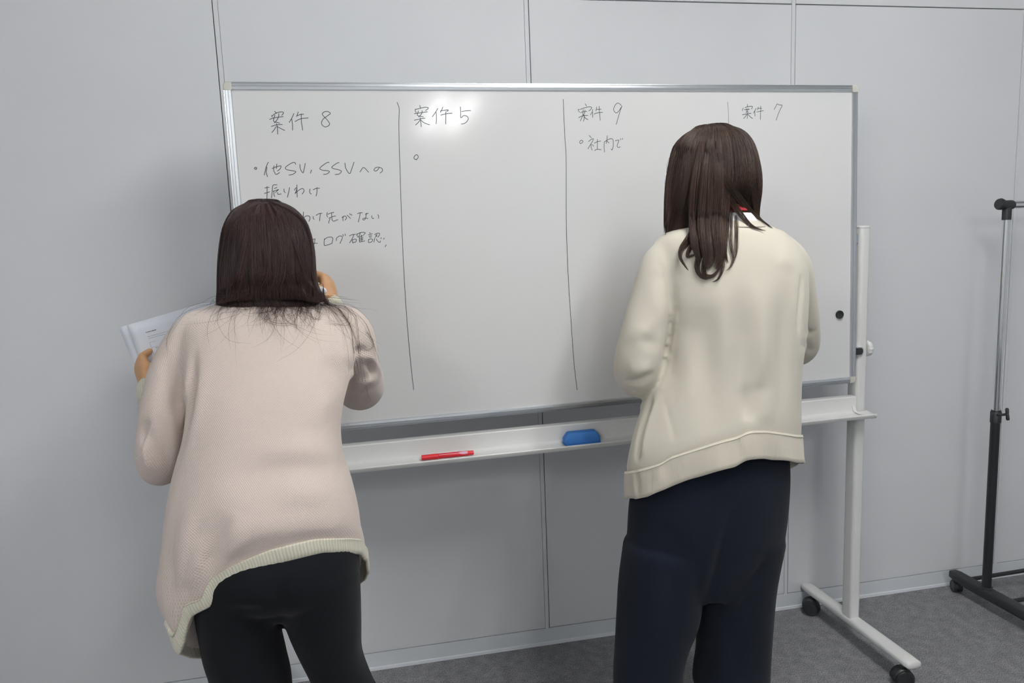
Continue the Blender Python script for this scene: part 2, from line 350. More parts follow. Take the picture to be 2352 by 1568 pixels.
def caster(parent, x, y, ztop, r, w, mt, yaw=0., hub=True):
    """twin wheel caster; parts nested under a stem mesh"""
    b = MB(); b.tube([(x, y, ztop + .004), (x, y, ztop - .014)], .008, seg=14)
    ca, sa = math.cos(yaw), math.sin(yaw); off = .014
    wx, wy = x - off * sa * 0 + off * ca * 0, y + .0
    cx, cy = x + off * ca, y + off * sa
    ang = np.linspace(-.2, PI + .2, 12); V = []
    # hood over the wheels
    for s in (-1, 1):
        for k in (1.0, .93):
            V += [(cx + (r * k + .0015) * math.cos(a) * ca - s * w * .38 * sa, cy + (r * k + .0015) * math.cos(a) * sa + s * w * .38 * ca, r + (r * k + .0015) * math.sin(a)) for a in ang]
    n = 12; F = []
    def q(i, j, A, Bq): return (A * n + i, A * n + j, Bq * n + j, Bq * n + i)
    for i in range(n - 1): F += [q(i, i + 1, 0, 2), q(i, i + 1, 1, 3), q(i, i + 1, 0, 1), q(i, i + 1, 2, 3)]
    F += [(0, n, 3 * n, 2 * n), (n - 1, 2 * n - 1, 4 * n - 1, 3 * n - 1)]
    b.add(V, F); st = b.obj('caster', mt, parent)
    for s in (-1, 1):
        b = MB(); a0 = np.array([cx, cy, r]); ax = np.array([-sa, ca, 0]) * s
        prof_ = [(.0, .25), (w * .06, .3), (w * .10, .93), (w * .16, 1.), (w * .44, 1.), (w * .5, .93), (w * .5, .72), (w * .46, .68), (w * .46, .2), (w * .46, 0.02)]
        pts = [a0 + ax * p for p, k in prof_]; b2 = [r * .985 * k for p, k in prof_]
        th = np.arange(24) * 2 * PI / 24; V = []
        e1 = np.array([ca, sa, 0]); e2 = np.array([0, 0, 1.])
        for p_, k in zip(pts, b2): V += [p_ + k * (math.cos(t) * e1 + math.sin(t) * e2) for t in th]
        F = [(j * 24 + i, j * 24 + (i + 1) % 24, (j + 1) * 24 + (i + 1) % 24, (j + 1) * 24 + i) for j in range(len(pts) - 1) for i in range(24)]
        b.add(V, F + [tuple(range(24)), tuple(range((len(pts) - 1) * 24, len(pts) * 24))]); flat_by_angle(b.obj('wheel', mt, st), 40)
for xc in (XL, XR):
    for yc, yw in ((-.255, 2.9), (.195, 2.6)): caster(wb, xc, yc, .070, .029, .044, M['black'], yw)
# pivot brackets between the board and the posts, knobs, latch
for xc, s in ((XL, 1), (XR, -1)):
    xe = 0 if s > 0 else BW
    boxobj('pivot_bracket', (xe - .001 * s, -.008, 1.333), (xc + .0175 * s, .018, 1.361), M['steel'], wb, bevel=.001)
    b = MB(); b.tube([(xe, .006, 1.347), (xc, .006, 1.347)], .006, seg=12); b.obj('pivot_pin', M['steel'], wb)
    b = MB(); b.tube([(xc - .019 * s, .004, .998), (xc - .026 * s, .004, .998)], .008, seg=16); b.obj('knob_stem', M['white'], wb)
    # fluted hand wheel
    th = np.arange(72) * 2 * PI / 72; V = []
    for dx, k in ((.024, .5), (.025, .93), (.028, 1.), (.036, 1.), (.040, .93), (.043, .70), (.041, .3)):
        V += [(xc - s * dx, .004 + .0245 * k * (1 + .035 * math.cos(12 * t)) * math.cos(t), .998 + .0245 * k * (1 + .035 * math.cos(12 * t)) * math.sin(t)) for t in th]
    b = MB(); b.add(V, [(j * 72 + i, j * 72 + (i + 1) % 72, (j + 1) * 72 + (i + 1) % 72, (j + 1) * 72 + i) for j in range(6) for i in range(72)] + [tuple(range(72)), tuple(range(432, 504))]); b.obj('knob', M['white'], wb)
    # latch: black bolt with rounded end in a clear sleeve
    la = MB(); pr = [(-.0105 + 0, -.011), (.0105, -.011)]; 
    out = [(xe + (-.006 if s < 0 else .006) * 0 - s * 0, 0)]
    xs0, xs1 = (xe + .001, xe + .016) if s < 0 else (xe - .016, xe - .001)
    ring = [(xs0 if s < 0 else xs1, -.0105)] + [((xs1 if s < 0 else xs0) + (-s) * .0 + (-s) * .0085 * math.cos(a) , .0105 * math.sin(a)) for a in np.linspace(-PI / 2, PI / 2, 10)] + [(xs0 if s < 0 else xs1, .0105)]
    V = [(x, -.027, .996 + z) for x, z in ring] + [(x, -.005, .996 + z) for x, z in ring]; n = len(ring)
    la.add(V, [(i, (i + 1) % n, n + (i + 1) % n, n + i) for i in range(n)] + [tuple(range(n)), tuple(range(n, 2 * n))]); flat_by_angle(la.obj('latch', M['black'], wb), 40)
    ring2 = [(x + (-s) * (.0035 if i not in (0, n - 1) else 0), z * 1.25) for i, (x, z) in enumerate(ring)]
    la = MB(); V = [(x, -.0255, .996 + z) for x, z in ring2] + [(x, -.004, .996 + z) for x, z in ring2]
    la.add(V, [(i, (i + 1) % n, n + (i + 1) % n, n + i) for i in range(n)] + [tuple(range(n)), tuple(range(n, 2 * n))]); flat_by_angle(la.obj('latch_sleeve', M['alu'], wb), 40)
# tray
TX0, TX1 = -.045, 1.856
tp = [(.006, .852), (-.021, .852), (-.0235, .8495), (-.024, .815), (-.026, .808), (-.031, .8035), (-.040, .8010), (-.060, .8005), (-.0685, .8015), (-.0715, .8035), (-.0745, .8035), (-.0760, .8010), (-.0755, .7975), (-.0705, .7895), (-.060, .7865), (-.020, .7865), (-.0195, .8465), (.006, .8465)]
tb = MB(); tb.add(*extrude_profile([(a, b) for a, b in tp], .0, 1.817)); flat_by_angle(tb.obj('tray', M['white'], wb), 30)
fr = [(a, b) for a, b in tp if a < -.0255] 
fr = [(-.030, .8035)] + [(-.040, .8010), (-.060, .8005), (-.0685, .8015), (-.0715, .8035), (-.0745, .8035), (-.0760, .8010), (-.0755, .7975), (-.0705, .7895), (-.060, .7865), (-.030, .7865)]
for x0, x1, cpx in ((1.817, TX1 - .012, TX1), (TX0 + .012, 0., TX0)):
    tb = MB(); tb.add(*extrude_profile(fr, x0, x1)); flat_by_angle(tb.obj('tray_extension', M['white'], wb), 30)
    e0, e1 = (x1, cpx) if cpx > 1 else (x0, cpx)
    tb = MB(); V = []
    for xx, k in ((e0, 1.10), (e0 + (e1 - e0) * .7, 1.10), (e1, .75)): V += [(xx, -.055 + (a + .055) * k, .795 + (c - .795) * k) for a, c in fr]
    n = len(fr); tb.add(V, [(j * n + i, j * n + (i + 1) % n, (j + 1) * n + (i + 1) % n, (j + 1) * n + i) for j in range(2) for i in range(n)] + [tuple(range(n)), tuple(range(2 * n, 3 * n))]); flat_by_angle(tb.obj('tray_end_cap', M['white'], wb), 45)
for x0 in (1.802, .006):
    b = MB(); b.add(*extrude_profile([(-.0242, .822), (-.0242, .812), (-.032, .8046), (-.062, .8020), (-.062, .8040), (-.034, .8070), (-.0262, .822)], x0, x0 + .009)); flat_by_angle(b.obj('tray_clip', M['white'], wb), 30)

# ---- handwriting, as thin ribbons of ink on the board
def strokes(name, crop, scale, lists, width=.0023, mt='ink'):
    bb_ = [(min(p[0] for p in s_) / scale - 2.2, min(p[1] for p in s_) / scale - 2.2, max(p[0] for p in s_) / scale + 2.2, max(p[1] for p in s_) / scale + 2.2) for s_ in lists]
    gid = list(range(len(lists)))
    for i in range(len(lists)):
        for j in range(i):
            A, C_ = bb_[i], bb_[j]
            if A[0] < C_[2] and C_[0] < A[2] and A[1] < C_[3] and C_[1] < A[3]:
                gi, gj = gid[i], gid[j]; gid = [gj if g == gi else g for g in gid]
    for g in sorted(set(gid)): one_character(name, crop, scale, [l for l, h in zip(lists, gid) if h == g], width, mt)
def one_character(name, crop, scale, lists, width, mt):
    width *= .74
    b = MB()
    for st in lists:
        pts = [px2board(crop[0] + x / scale, crop[1] + y / scale) for x, y in st]
        c = catmull(pts, max(2, (len(pts) - 1) * 7 + 1)) if len(pts) > 2 else np.array(pts)
        t = np.gradient(c, axis=0); t /= np.linalg.norm(t, axis=1)[:, None] + 1e-9; nr = np.column_stack([-t[:, 1], t[:, 0]]) * width / 2
        e0 = c[0] - t[0] * width * .4; e1 = c[-1] + t[-1] * width * .4
        cc = np.vstack([e0, c, e1]); ww = np.vstack([nr[0] * .5, nr, nr[-1] * .5]); n = len(cc)
        V = [B(*(p + q), .0003) for p, q in zip(cc, ww)] + [B(*(p - q), .0003) for p, q in zip(cc, ww)]
        b.add(V, [(i, i + 1, n + i + 1, n + i) for i in range(n - 1)])
    me = mesh_np(name, np.vstack(b.V), b.F); o = link(name, me, M[mt], wb, False); return o
cA, sA = (560, 220), 6.5333
strokes('handwritten_character', cA, sA, [
    [(463, 232), (490, 262)], [(420, 290), (424, 322)], [(432, 298), (480, 262), (545, 243), (590, 246), (592, 268), (568, 292)], [(388, 352), (470, 328), (592, 312)],
    [(466, 290), (450, 345), (452, 385), (538, 410)], [(526, 268), (520, 320), (495, 365), (458, 408)],
    [(412, 461), (480, 438), (578, 429)], [(492, 418), (505, 500), (510, 576)], [(484, 462), (455, 510), (420, 552)], [(500, 458), (550, 488), (614, 519)],
    [(752, 266), (725, 325), (682, 400)], [(718, 345), (730, 420), (732, 515)], [(816, 242), (805, 280), (790, 311)], [(800, 298), (860, 278), (900, 276)], [(770, 386), (850, 346), (966, 331)], [(862, 272), (866, 400), (884, 516)],
    [(1300, 258), (1260, 236), (1210, 240), (1178, 272), (1200, 308), (1250, 360), (1286, 415), (1270, 450), (1220, 466), (1178, 440), (1166, 400), (1195, 345), (1250, 305), (1300, 268)]])
strokes('handwritten_character', cA, sA, [
    [(176, 1072), (160, 1086), (168, 1101), (188, 1099), (192, 1080), (176, 1072)],
    [(368, 995), (335, 1070), (308, 1188)], [(346, 1070), (338, 1150), (356, 1213)], [(425, 1090), (500, 1062), (556, 1052), (545, 1095), (505, 1128)], [(455, 1050), (448, 1110), (470, 1165), (495, 1178), (538, 1150)], [(496, 1022), (492, 1060), (490, 1092)],
    [(778, 1028), (760, 998), (700, 1018), (628, 1072), (640, 1105), (720, 1122), (780, 1138), (740, 1175), (678, 1190)],
    [(842, 1028), (850, 1100), (888, 1155), (905, 1100), (922, 1012)], [(1014, 1112), (1002, 1160)],
    [(1280, 1002), (1258, 998), (1190, 1040), (1140, 1090), (1180, 1115), (1260, 1125), (1286, 1140), (1250, 1170), (1196, 1180)],
    [(1430, 1000), (1390, 1015), (1322, 1068), (1345, 1092), (1430, 1112), (1464, 1135), (1430, 1172), (1370, 1180)],
    [(1516, 1008), (1530, 1085), (1586, 1166), (1620, 1095), (1654, 994)], [(1744, 1142), (1798, 1076), (1872, 1146)],
    [(2030, 1078), (2010, 1110), (1975, 1130), (1952, 1112), (1980, 1078), (2030, 1072), (2076, 1095), (2078, 1130), (2044, 1158)],
    [(316, 1382), (380, 1372)], [(348, 1358), (350, 1440), (346, 1540)], [(310, 1464), (388, 1440)], [(500, 1336), (470, 1335), (436, 1348), (425, 1440), (416, 1530)], [(458, 1390), (498, 1374)], [(440, 1430), (480, 1420), (522, 1404)], [(450, 1430), (455, 1490), (466, 1512)], [(522, 1404), (475, 1450)], [(505, 1450), (515, 1478), (560, 1472)],
    [(604, 1396), (604, 1430), (622, 1454)], [(686, 1376), (675, 1440), (654, 1522)],
    [(796, 1336), (798, 1430), (802, 1520)], [(762, 1416), (775, 1388), (796, 1384), (785, 1430), (768, 1466)], [(770, 1466), (820, 1420), (880, 1390), (905, 1425), (876, 1474)],
    [(992, 1398), (988, 1450), (1012, 1474)], [(1042, 1408), (1090, 1388), (1136, 1386)], [(1098, 1376), (1098, 1440), (1084, 1504)]])
cB, sB = (680, 460), 9.8
strokes('handwritten_character', cB, sB, [
    [(168, 262), (162, 330), (168, 410), (150, 480)], [(120, 372), (165, 365)], [(168, 392), (230, 350), (295, 355), (315, 400), (292, 472)],
    [(388, 362), (386, 400), (406, 428)], [(450, 338), (515, 300), (585, 288)], [(545, 298), (538, 380), (530, 464)],
    [(706, 272), (692, 325), (712, 378)], [(716, 315), (780, 285), (852, 270)], [(738, 402), (810, 370), (892, 350)], [(800, 290), (804, 370), (806, 390)], [(768, 408), (745, 460), (738, 515)], [(806, 392), (812, 440), (850, 468), (940, 434)],
    [(1030, 386), (1090, 352), (1128, 370), (1130, 410), (1100, 446)], [(1068, 360), (1052, 410), (1062, 464)], [(1150, 332), (1190, 370), (1226, 408)], [(1208, 298), (1222, 330)], [(1240, 310), (1256, 338)],
    [(1384, 302), (1430, 280), (1494, 280)], [(1446, 282), (1425, 390), (1404, 486)], [(1560, 318), (1590, 290), (1628, 296)], [(1588, 294), (1572, 350), (1566, 400), (1535, 440), (1502, 428), (1520, 404), (1570, 400), (1618, 408)],
    [(1708, 344), (1706, 380), (1726, 410), (1750, 400)], [(1840, 322), (1860, 360), (1856, 404)],
    [(366, 890), (400, 872), (430, 868)], [(424, 870), (420, 920), (412, 970), (390, 1004), (370, 990), (385, 965), (484, 964)],
    [(640, 862), (630, 930), (632, 990), (646, 1016), (720, 1000), (814, 966)], [(640, 880), (700, 838), (760, 826), (815, 836), (828, 880), (804, 970)],
    [(908, 908), (912, 852), (970, 806), (1030, 808), (1040, 850), (1015, 910), (988, 970)], [(1056, 764), (1062, 808)], [(1100, 756), (1110, 794)],
    [(1200, 800), (1265, 772), (1344, 762)], [(1300, 770), (1270, 850), (1206, 956)], [(1262, 888), (1270, 930), (1280, 964)], [(1262, 896), (1310, 874), (1356, 878), (1352, 920), (1330, 942), (1275, 944)],
    [(1376, 748), (1368, 780), (1384, 812)], [(1376, 762), (1430, 735), (1500, 718), (1550, 724), (1545, 752), (1520, 772)], [(1446, 718), (1430, 780), (1390, 836)], [(1430, 820), (1424, 880), (1430, 940)], [(1420, 826), (1470, 806), (1515, 794)], [(1426, 866), (1510, 838)], [(1430, 902), (1510, 872)], [(1432, 938), (1480, 926), (1548, 914)], [(1470, 780), (1478, 850), (1480, 930)],
    [(1656, 722), (1668, 746)], [(1626, 778), (1670, 762), (1718, 752)], [(1642, 806), (1704, 796)], [(1650, 832), (1698, 828)], [(1634, 880), (1630, 946), (1700, 934), (1722, 880), (1680, 868), (1634, 880)],
    [(1766, 768), (1820, 744), (1876, 742), (1870, 790), (1840, 832)], [(1820, 760), (1810, 800), (1780, 834)], [(1790, 780), (1820, 810)], [(1772, 850), (1760, 900), (1750, 942)], [(1804, 866), (1830, 910), (1870, 944), (1894, 938), (1896, 910)], [(1908, 838), (1918, 864)], [(1984, 846), (1970, 876)], [(2030, 1000), (2002, 1046)]], width=.0022)
cC, sC = (900, 220), 7.84
strokes('handwritten_character', cC, sC, [
    [(502, 172), (518, 225)], [(422, 238), (424, 280), (438, 302)], [(430, 246), (520, 222), (600, 206), (655, 214), (645, 240), (604, 264)], [(404, 322), (500, 308), (640, 288)], [(478, 272), (462, 330), (470, 358), (568, 380)], [(544, 268), (540, 310), (515, 350), (480, 384)], [(404, 440), (490, 420), (598, 402)], [(510, 390), (520, 470), (530, 558)], [(508, 436), (475, 480), (428, 526)], [(518, 436), (590, 490), (680, 522)],
    [(826, 226), (790, 290), (728, 378)], [(798, 296), (802, 400), (798, 504)], [(918, 204), (900, 250), (872, 298)], [(876, 272), (940, 262), (1000, 252), (1016, 262), (990, 280)], [(882, 348), (980, 322), (1086, 314)], [(972, 284), (970, 400), (970, 508)],
    [(1234, 200), (1240, 290), (1242, 394), (1290, 358), (1350, 366), (1376, 410), (1350, 465), (1300, 500), (1250, 510)], [(1258, 282), (1340, 270), (1420, 266)],
    [(440, 1060), (410, 1085), (398, 1120), (420, 1145), (450, 1140), (474, 1105), (462, 1068), (440, 1060)], [(432, 1142), (448, 1152)]])
cD, sD = (1280, 220), 11.2
strokes('handwritten_character', cD, sD, [
    [(716, 204), (755, 268)], [(570, 352), (542, 352), (548, 390), (570, 420)], [(592, 350), (690, 312), (820, 285), (886, 300), (860, 350), (810, 388)], [(598, 436), (650, 412), (756, 398)], [(672, 352), (658, 430), (656, 486), (700, 500)], [(716, 362), (700, 440), (640, 540), (596, 646)], [(550, 562), (620, 525), (700, 508), (788, 504)], [(684, 500), (690, 580), (672, 656)], [(690, 536), (735, 580), (788, 610)],
    [(914, 350), (895, 420), (852, 490)], [(906, 420), (912, 480), (910, 556)], [(1016, 290), (1004, 340), (992, 390)], [(1004, 350), (1128, 346)], [(948, 466), (1040, 438), (1168, 424)], [(1076, 268), (1086, 440), (1104, 630)],
    [(1648, 252), (1600, 205), (1545, 188), (1490, 240), (1450, 330), (1465, 400), (1520, 440), (1575, 400), (1630, 320), (1662, 266)], [(1662, 266), (1620, 380), (1560, 580), (1518, 734)]], width=.0022)
strokes('handwritten_character', cD, sD, [
    [(620, 1140), (585, 1165), (578, 1205), (600, 1228), (640, 1205), (658, 1165), (620, 1140)],
    [(818, 1018), (876, 1082)], [(800, 1180), (860, 1130), (924, 1104), (910, 1160), (850, 1260), (788, 1362)], [(868, 1240), (874, 1330), (894, 1400)], [(896, 1254), (934, 1296)], [(950, 1218), (1030, 1180), (1118, 1162)], [(1030, 1120), (1030, 1250), (1026, 1370)], [(958, 1408), (1020, 1376), (1126, 1384)],
    [(1208, 1190), (1204, 1320), (1216, 1446)], [(1208, 1190), (1280, 1140), (1360, 1104), (1410, 1106), (1436, 1150), (1440, 1260), (1420, 1370), (1400, 1392), (1386, 1364)], [(1286, 1024), (1276, 1140), (1252, 1230)], [(1272, 1160), (1330, 1210)],
    [(1492, 1162), (1540, 1140), (1582, 1144), (1560, 1220), (1540, 1290), (1570, 1330), (1624, 1310)], [(1630, 1098), (1624, 1136)], [(1682, 1092), (1676, 1126)]], width=.0021)
cE, sE = (1650, 220), 11.2
strokes('handwritten_character', cE, sE, [
    [(742, 216), (742, 290)], [(640, 312), (608, 382)], [(686, 300), (780, 276), (866, 270), (872, 300), (850, 340)], [(664, 358), (804, 346)], [(714, 322), (722, 380), (740, 412), (776, 424)], [(762, 322), (755, 370), (735, 410), (704, 436)], [(616, 488), (720, 466), (840, 448)], [(746, 440), (742, 520), (738, 592)], [(728, 480), (690, 540), (644, 584)], [(764, 480), (820, 540), (880, 580)],
    [(974, 318), (945, 370), (900, 442)], [(938, 400), (938, 460), (940, 524)], [(1026, 290), (1002, 364)], [(1016, 326), (1116, 322)], [(990, 416), (1070, 398), (1158, 384)], [(1088, 262), (1084, 440), (1078, 614)],
    [(1434, 350), (1475, 275), (1512, 212), (1570, 236), (1640, 244), (1590, 350), (1540, 470), (1484, 628)]], width=.0021)
strokes('drawn_divider_line', (0, 0), 1, [[(912, 235), (917, 252), (916, 290), (919, 400), (923, 520), (928, 630), (935, 740), (943, 830), (950, 895)]], width=.0022)
strokes('drawn_divider_line', (0, 0), 1, [[(1293.5, 228), (1295, 262), (1297, 310), (1300, 360), (1300.5, 480), (1302, 560), (1306, 650), (1313, 760), (1319, 840), (1325.5, 895)]], width=.0022)
strokes('drawn_divider_line', (0, 0), 1, [[(1671, 234), (1673, 262), (1674, 300), (1676, 400), (1680, 600), (1690, 860)]], width=.0019, mt='inkgrey')

# ---- things on the board and the tray
def at_stand(name, label, cat, lx, ly, z, rz=0): return empty(name, label, cat, tuple(loc2w((lx, ly, z))), BYAW + rz)
mg = px2board(1927, 722); q = B(mg[0], mg[1])
e = at_stand('board_magnet', 'small round black magnet on the right side of the whiteboard', 'magnet', q[0], q[1], q[2])
th = np.arange(32) * 2 * PI / 32; V = []
for h, k in ((.0004, .92), (.001, 1), (.0055, 1), (.007, .94), (.0072, .80), (.0064, .72), (.0064, .01)): V += [(.0128 * k * math.cos(t), -h, .0128 * k * math.sin(t)) for t in th]
b = MB(); b.add(V, [(j * 32 + i, j * 32 + (i + 1) % 32, (j + 1) * 32 + (i + 1) % 32, (j + 1) * 32 + i) for j in range(6) for i in range(32)] + [tuple(range(32))]); flat_by_angle(b.obj('magnet_disc', M['black'], e), 45)
# red marker lying on the tray
e = at_stand('red_marker', 'red whiteboard marker lying on the white tray', 'marker', .505, -.0575, .8086, -.004)
def lathe_x(prof, seg=24):
    V = []; th = np.arange(seg) * 2 * PI / seg
    for x, r in prof: V += [(x, r * math.cos(t), r * math.sin(t)) for t in th]
    return V, [(j * seg + i, j * seg + (i + 1) % seg, (j + 1) * seg + (i + 1) % seg, (j + 1) * seg + i) for j in range(len(prof) - 1) for i in range(seg)] + [tuple(range(seg)), tuple(range((len(prof) - 1) * seg, len(prof) * seg))]
b = MB(); b.add(*lathe_x([(-.026, .0066), (-.025, .0069), (.056, .0069), (.058, .0063)])); flat_by_angle(b.obj('barrel', M['red'], e), 40)
b = MB(); b.add(*lathe_x([(-.072, .0060), (-.0715, .0071), (-.027, .0075), (-.0265, .0069)])); flat_by_angle(b.obj('cap', M['red'], e), 40)
b = MB(); b.add(*lathe_x([(.058, .0062), (.0715, .0060), (.0722, .0052)])); flat_by_angle(b.obj('end_plug', M['red'], e), 40)
b = MB(); rr = .00705; V = []; rows = []
for i, x in enumerate(np.linspace(-.025, .055, 24)):
    wv = .10 if x < .028 else .10 + .62 * min(1, (x - .028) / .014) * (1 if x < .050 else .8)
    c0 = PI + .70
    for s in np.linspace(-wv, wv, 5): V.append((x, rr * math.cos(c0 + s) , -rr * math.sin(c0 + s)))
b.add(V, [(i * 5 + j, i * 5 + j + 1, (i + 1) * 5 + j + 1, (i + 1) * 5 + j) for i in range(23) for j in range(4)]); link('printed_stripe', mesh_np('printed_stripe', np.vstack(b.V), b.F), M['pinkprint'], e)
# blue eraser
e = at_stand('board_eraser', 'blue block shaped whiteboard eraser on the white tray', 'eraser', .893, -.0515, .8017)
Lh = .0525; b = MB(); V = []
ol = lambda k, c: [(-Lh * k + c, -.019 * 1), (Lh * k - c, -.019), (Lh * k, -.019 + c), (Lh * k, .019 - c), (Lh * k - c, .019), (-Lh * k + c, .019), (-Lh * k, .019 - c), (-Lh * k, -.019 + c)]
for z, k, sy in ((.006, 1, 1), (.017, 1, 1), (.019, .99, .98), (.034, .80, .72), (.0355, .77, .66)): V += [(x, y * sy, z) for x, y in ol(k, .005)]
b.add(V, [(j * 8 + i, j * 8 + (i + 1) % 8, (j + 1) * 8 + (i + 1) % 8, (j + 1) * 8 + i) for j in range(4) for i in range(8)] + [tuple(range(8)), tuple(range(32, 40))])
o = flat_by_angle(b.obj('eraser_body', M['blue'], e), 25); mm = o.modifiers.new('b', 'BEVEL'); mm.width = .0012; mm.segments = 2
boxobj('felt_pad', (-Lh + .001, -.0185, .0), (Lh - .001, .0185, .0062), M['bluepad'], e, bevel=.001)

# ------------------------------------------------------------------ black garment rack on the right
rk = empty('garment_rack', 'black and chrome wheeled garment rack by the wall on the right', 'clothes rack', (2.095, -.192, 0), .02)
for rx in (0, .86):
    # base bar with a groove on its side
    ys = np.array([-.335, -.325, -.30, -.02, .08, .130, .153, .160]); zz = [.0, .0, .0, 0, .0, .003, .004, .004]; wd_ = [.010, .017, .0195, .0195, .0195, .0185, .016, .008]; hh = [.008, .016, .0185, .0185, .0185, .0165, .013, .006]
    V = []; ring = rrect(1, 1, .35, 4)
    for y, a, h, dz in zip(ys, wd_, hh, zz): V += [(rx + p * a, y, .064 + dz + q_ * h) for p, q_ in ring]
    q = len(ring); b = MB(); b.add(V, [(j * q + i, j * q + (i + 1) % q, (j + 1) * q + (i + 1) % q, (j + 1) * q + i) for j in range(len(ys) - 1) for i in range(q)] + [tuple(range(q)), tuple(range((len(ys) - 1) * q, len(ys) * q))])
    bo = b.obj('base_bar', M['blackrack'], rk)
    b = MB(); b.box((rx - .0205, -.30, .0655), (rx - .0185, .13, .0685)); b.box((rx - .0205, -.28, .057), (rx - .0185, -.04, .0585)); b.box((rx + .0185, -.30, .0655), (rx + .0205, .13, .0685)); b.obj('base_ridge', M['blackrack'], rk, False)
    b = MB(); V = []
    for z, k in ((.078, 1.35), (.086, 1.3), (.0875, 1.15)): V += [(rx + .0155 * k * math.cos(t), .0155 * k * math.sin(t), z) for t in th]
    b.add(V, [(j * 32 + i, j * 32 + (i + 1) % 32, (j + 1) * 32 + (i + 1) % 32, (j + 1) * 32 + i) for j in range(2) for i in range(32)] + [tuple(range(32)), tuple(range(64, 96))]); flat_by_angle(b.obj('socket', M['blackrack'], rk), 40)
    b = MB(); b.tube([(rx, 0, .08), (rx, 0, .735)], .0152, seg=28); flat_by_angle(b.obj('lower_pole', M['blacksteel'], rk), 50)
    b = MB(); b.tube([(rx, 0, .70), (rx, 0, 1.40)], .0125, seg=28); flat_by_angle(b.obj('upper_pole', M['chrome'], rk), 50)
    b = MB(); b.tube([(rx, 0, .690), (rx, 0, .692), (rx, 0, .728), (rx, 0, .731)], [.0155, .0172, .0172, .0155], seg=28); b.tube([(rx - .012, -.017, .722), (rx + .02, -.017, .722)], .0035, seg=10); flat_by_angle(b.obj('clamp_collar', M['black'], rk), 40)
    b = MB(); b.tube([(rx + .012, -.014, .720), (rx + .030, -.016, .721)], .0045, seg=12)
    b.tube([(rx + .031, -.019, .705), (rx + .031, -.016, .721), (rx + .031, -.014, .737)], [.006, .0052, .006], seg=12, round_ends=True); b.obj('clamp_knob', M['black'], rk)
    # T connector with slanted round plug
    s = 1 if rx == 0 else -1
    b = MB(); b.tube([(rx, 0, 1.385), (rx, 0, 1.44)], .0142, seg=28)
    b.tube([(rx - .026 * s, 0, 1.434), (rx - .018 * s, 0, 1.434), (rx + .016 * s, 0, 1.434), (rx + .024 * s, 0, 1.434)], [.0150, .0158, .0158, .0125], seg=28); flat_by_angle(b.obj('corner_joint', M['blackrack'], rk), 50)
    b = MB(); b.tube([(rx - .022 * s, .0, 1.436), (rx - .030 * s, 0, 1.438), (rx - .036 * s, 0, 1.439)], [.018, .0195, .0165], seg=28); flat_by_angle(b.obj('end_plug', M['blackrack'], rk), 60)
b = MB(); b.tube([(.018, 0, 1.434), (.842, 0, 1.434)], .0130, seg=28); flat_by_angle(b.obj('top_rail', M['chrome'], rk), 50)
for yy in (.097, -.080):
    b = MB(); b.tube([(.012, yy, .066), (.848, yy, .066)], .0075, seg=18); flat_by_angle(b.obj('lower_rail', M['blacksteel'], rk), 50)
for rx in (0, .86):
    for yc in (-.295, .125): caster(rk, rx, yc, .052, .0225, .030, M['black'], 1.2 if yc > 0 else 1.8)

# ------------------------------------------------------------------ people toolkit
def sections(rows, n, seg):
    """rows: dict(L=(u,v), R=(u,v), y, b, e(exponent), lift, drop, bf): photo silhouette at depth y, half depth b -> grid of points"""
    K = []
    for r in rows:
        A = P(*r['L'], r['y']); Bq = P(*r['R'], r['y']); c = (A + Bq) / 2; a = (Bq - A) / 2
        K.append(np.r_[c, a, r['b'], r.get('bf', r['b']), r.get('e', 2.2), r.get('lift', 0), r.get('drop', 0), r.get('ty', 0)])
    return grid_from(catmull(np.array(K), n), seg)
def grid_from(K, seg):
    th = np.arange(seg) * 2 * PI / seg; G = []
    for k in K:
        c, a, b, bf, e, lift, drop, ty = k[:3], k[3:6], k[6], k[7], k[8], k[9], k[10], k[11]
        la = np.linalg.norm(a); ex = a / la; ey = np.array([0, 1., 0]); ey -= ex * ex[1]; ey /= np.linalg.norm(ey)
        cs, sn = np.cos(th), np.sin(th); X = np.sign(cs) * np.abs(cs) ** (2 / e); Y = np.sign(sn) * np.abs(sn) ** (2 / e)
        bb_ = np.where(sn < 0, b, bf)
        p = c + la * X[:, None] * ex + (bb_ * Y)[:, None] * ey
        p[:, 2] += lift * np.maximum(0, -sn) ** 1.2 - drop * np.maximum(0, sn) + ty * Y
        G.append(p)
    return np.array(G)
def grid_mesh(G, close_top=True, cavity=None):
    n, s, _ = G.shape; V = G.reshape(-1, 3).tolist(); F = [(i * s + j, i * s + (j + 1) % s, (i + 1) * s + (j + 1) % s, (i + 1) * s + j) for i in range(n - 1) for j in range(s)]
    V.append(G[0].mean(0).tolist()); t = len(V) - 1
    F += [(t, (j + 1) % s, j) for j in range(s)]
    if cavity is None:
        V.append(G[-1].mean(0).tolist()); t = len(V) - 1; F += [(t, (n - 1) * s + j, (n - 1) * s + (j + 1) % s) for j in range(s)]
    else:   # hollow hem: an inner wall rising inside the garment
        c = G[-1].mean(0); prev = (n - 1) * s
        for dz, k in cavity:
            st = len(V); V += [(c + (p - c) * k + np.array([0, 0, dz])).tolist() for p in G[-1]]
            F += [(prev + j, prev + (j + 1) % s, st + (j + 1) % s, st + j) for j in range(s)]; prev = st
        V.append((c + np.array([0, 0, cavity[-1][0] + .01])).tolist()); t = len(V) - 1; F += [(t, prev + j, prev + (j + 1) % s) for j in range(s)]
    return np.array(V), F
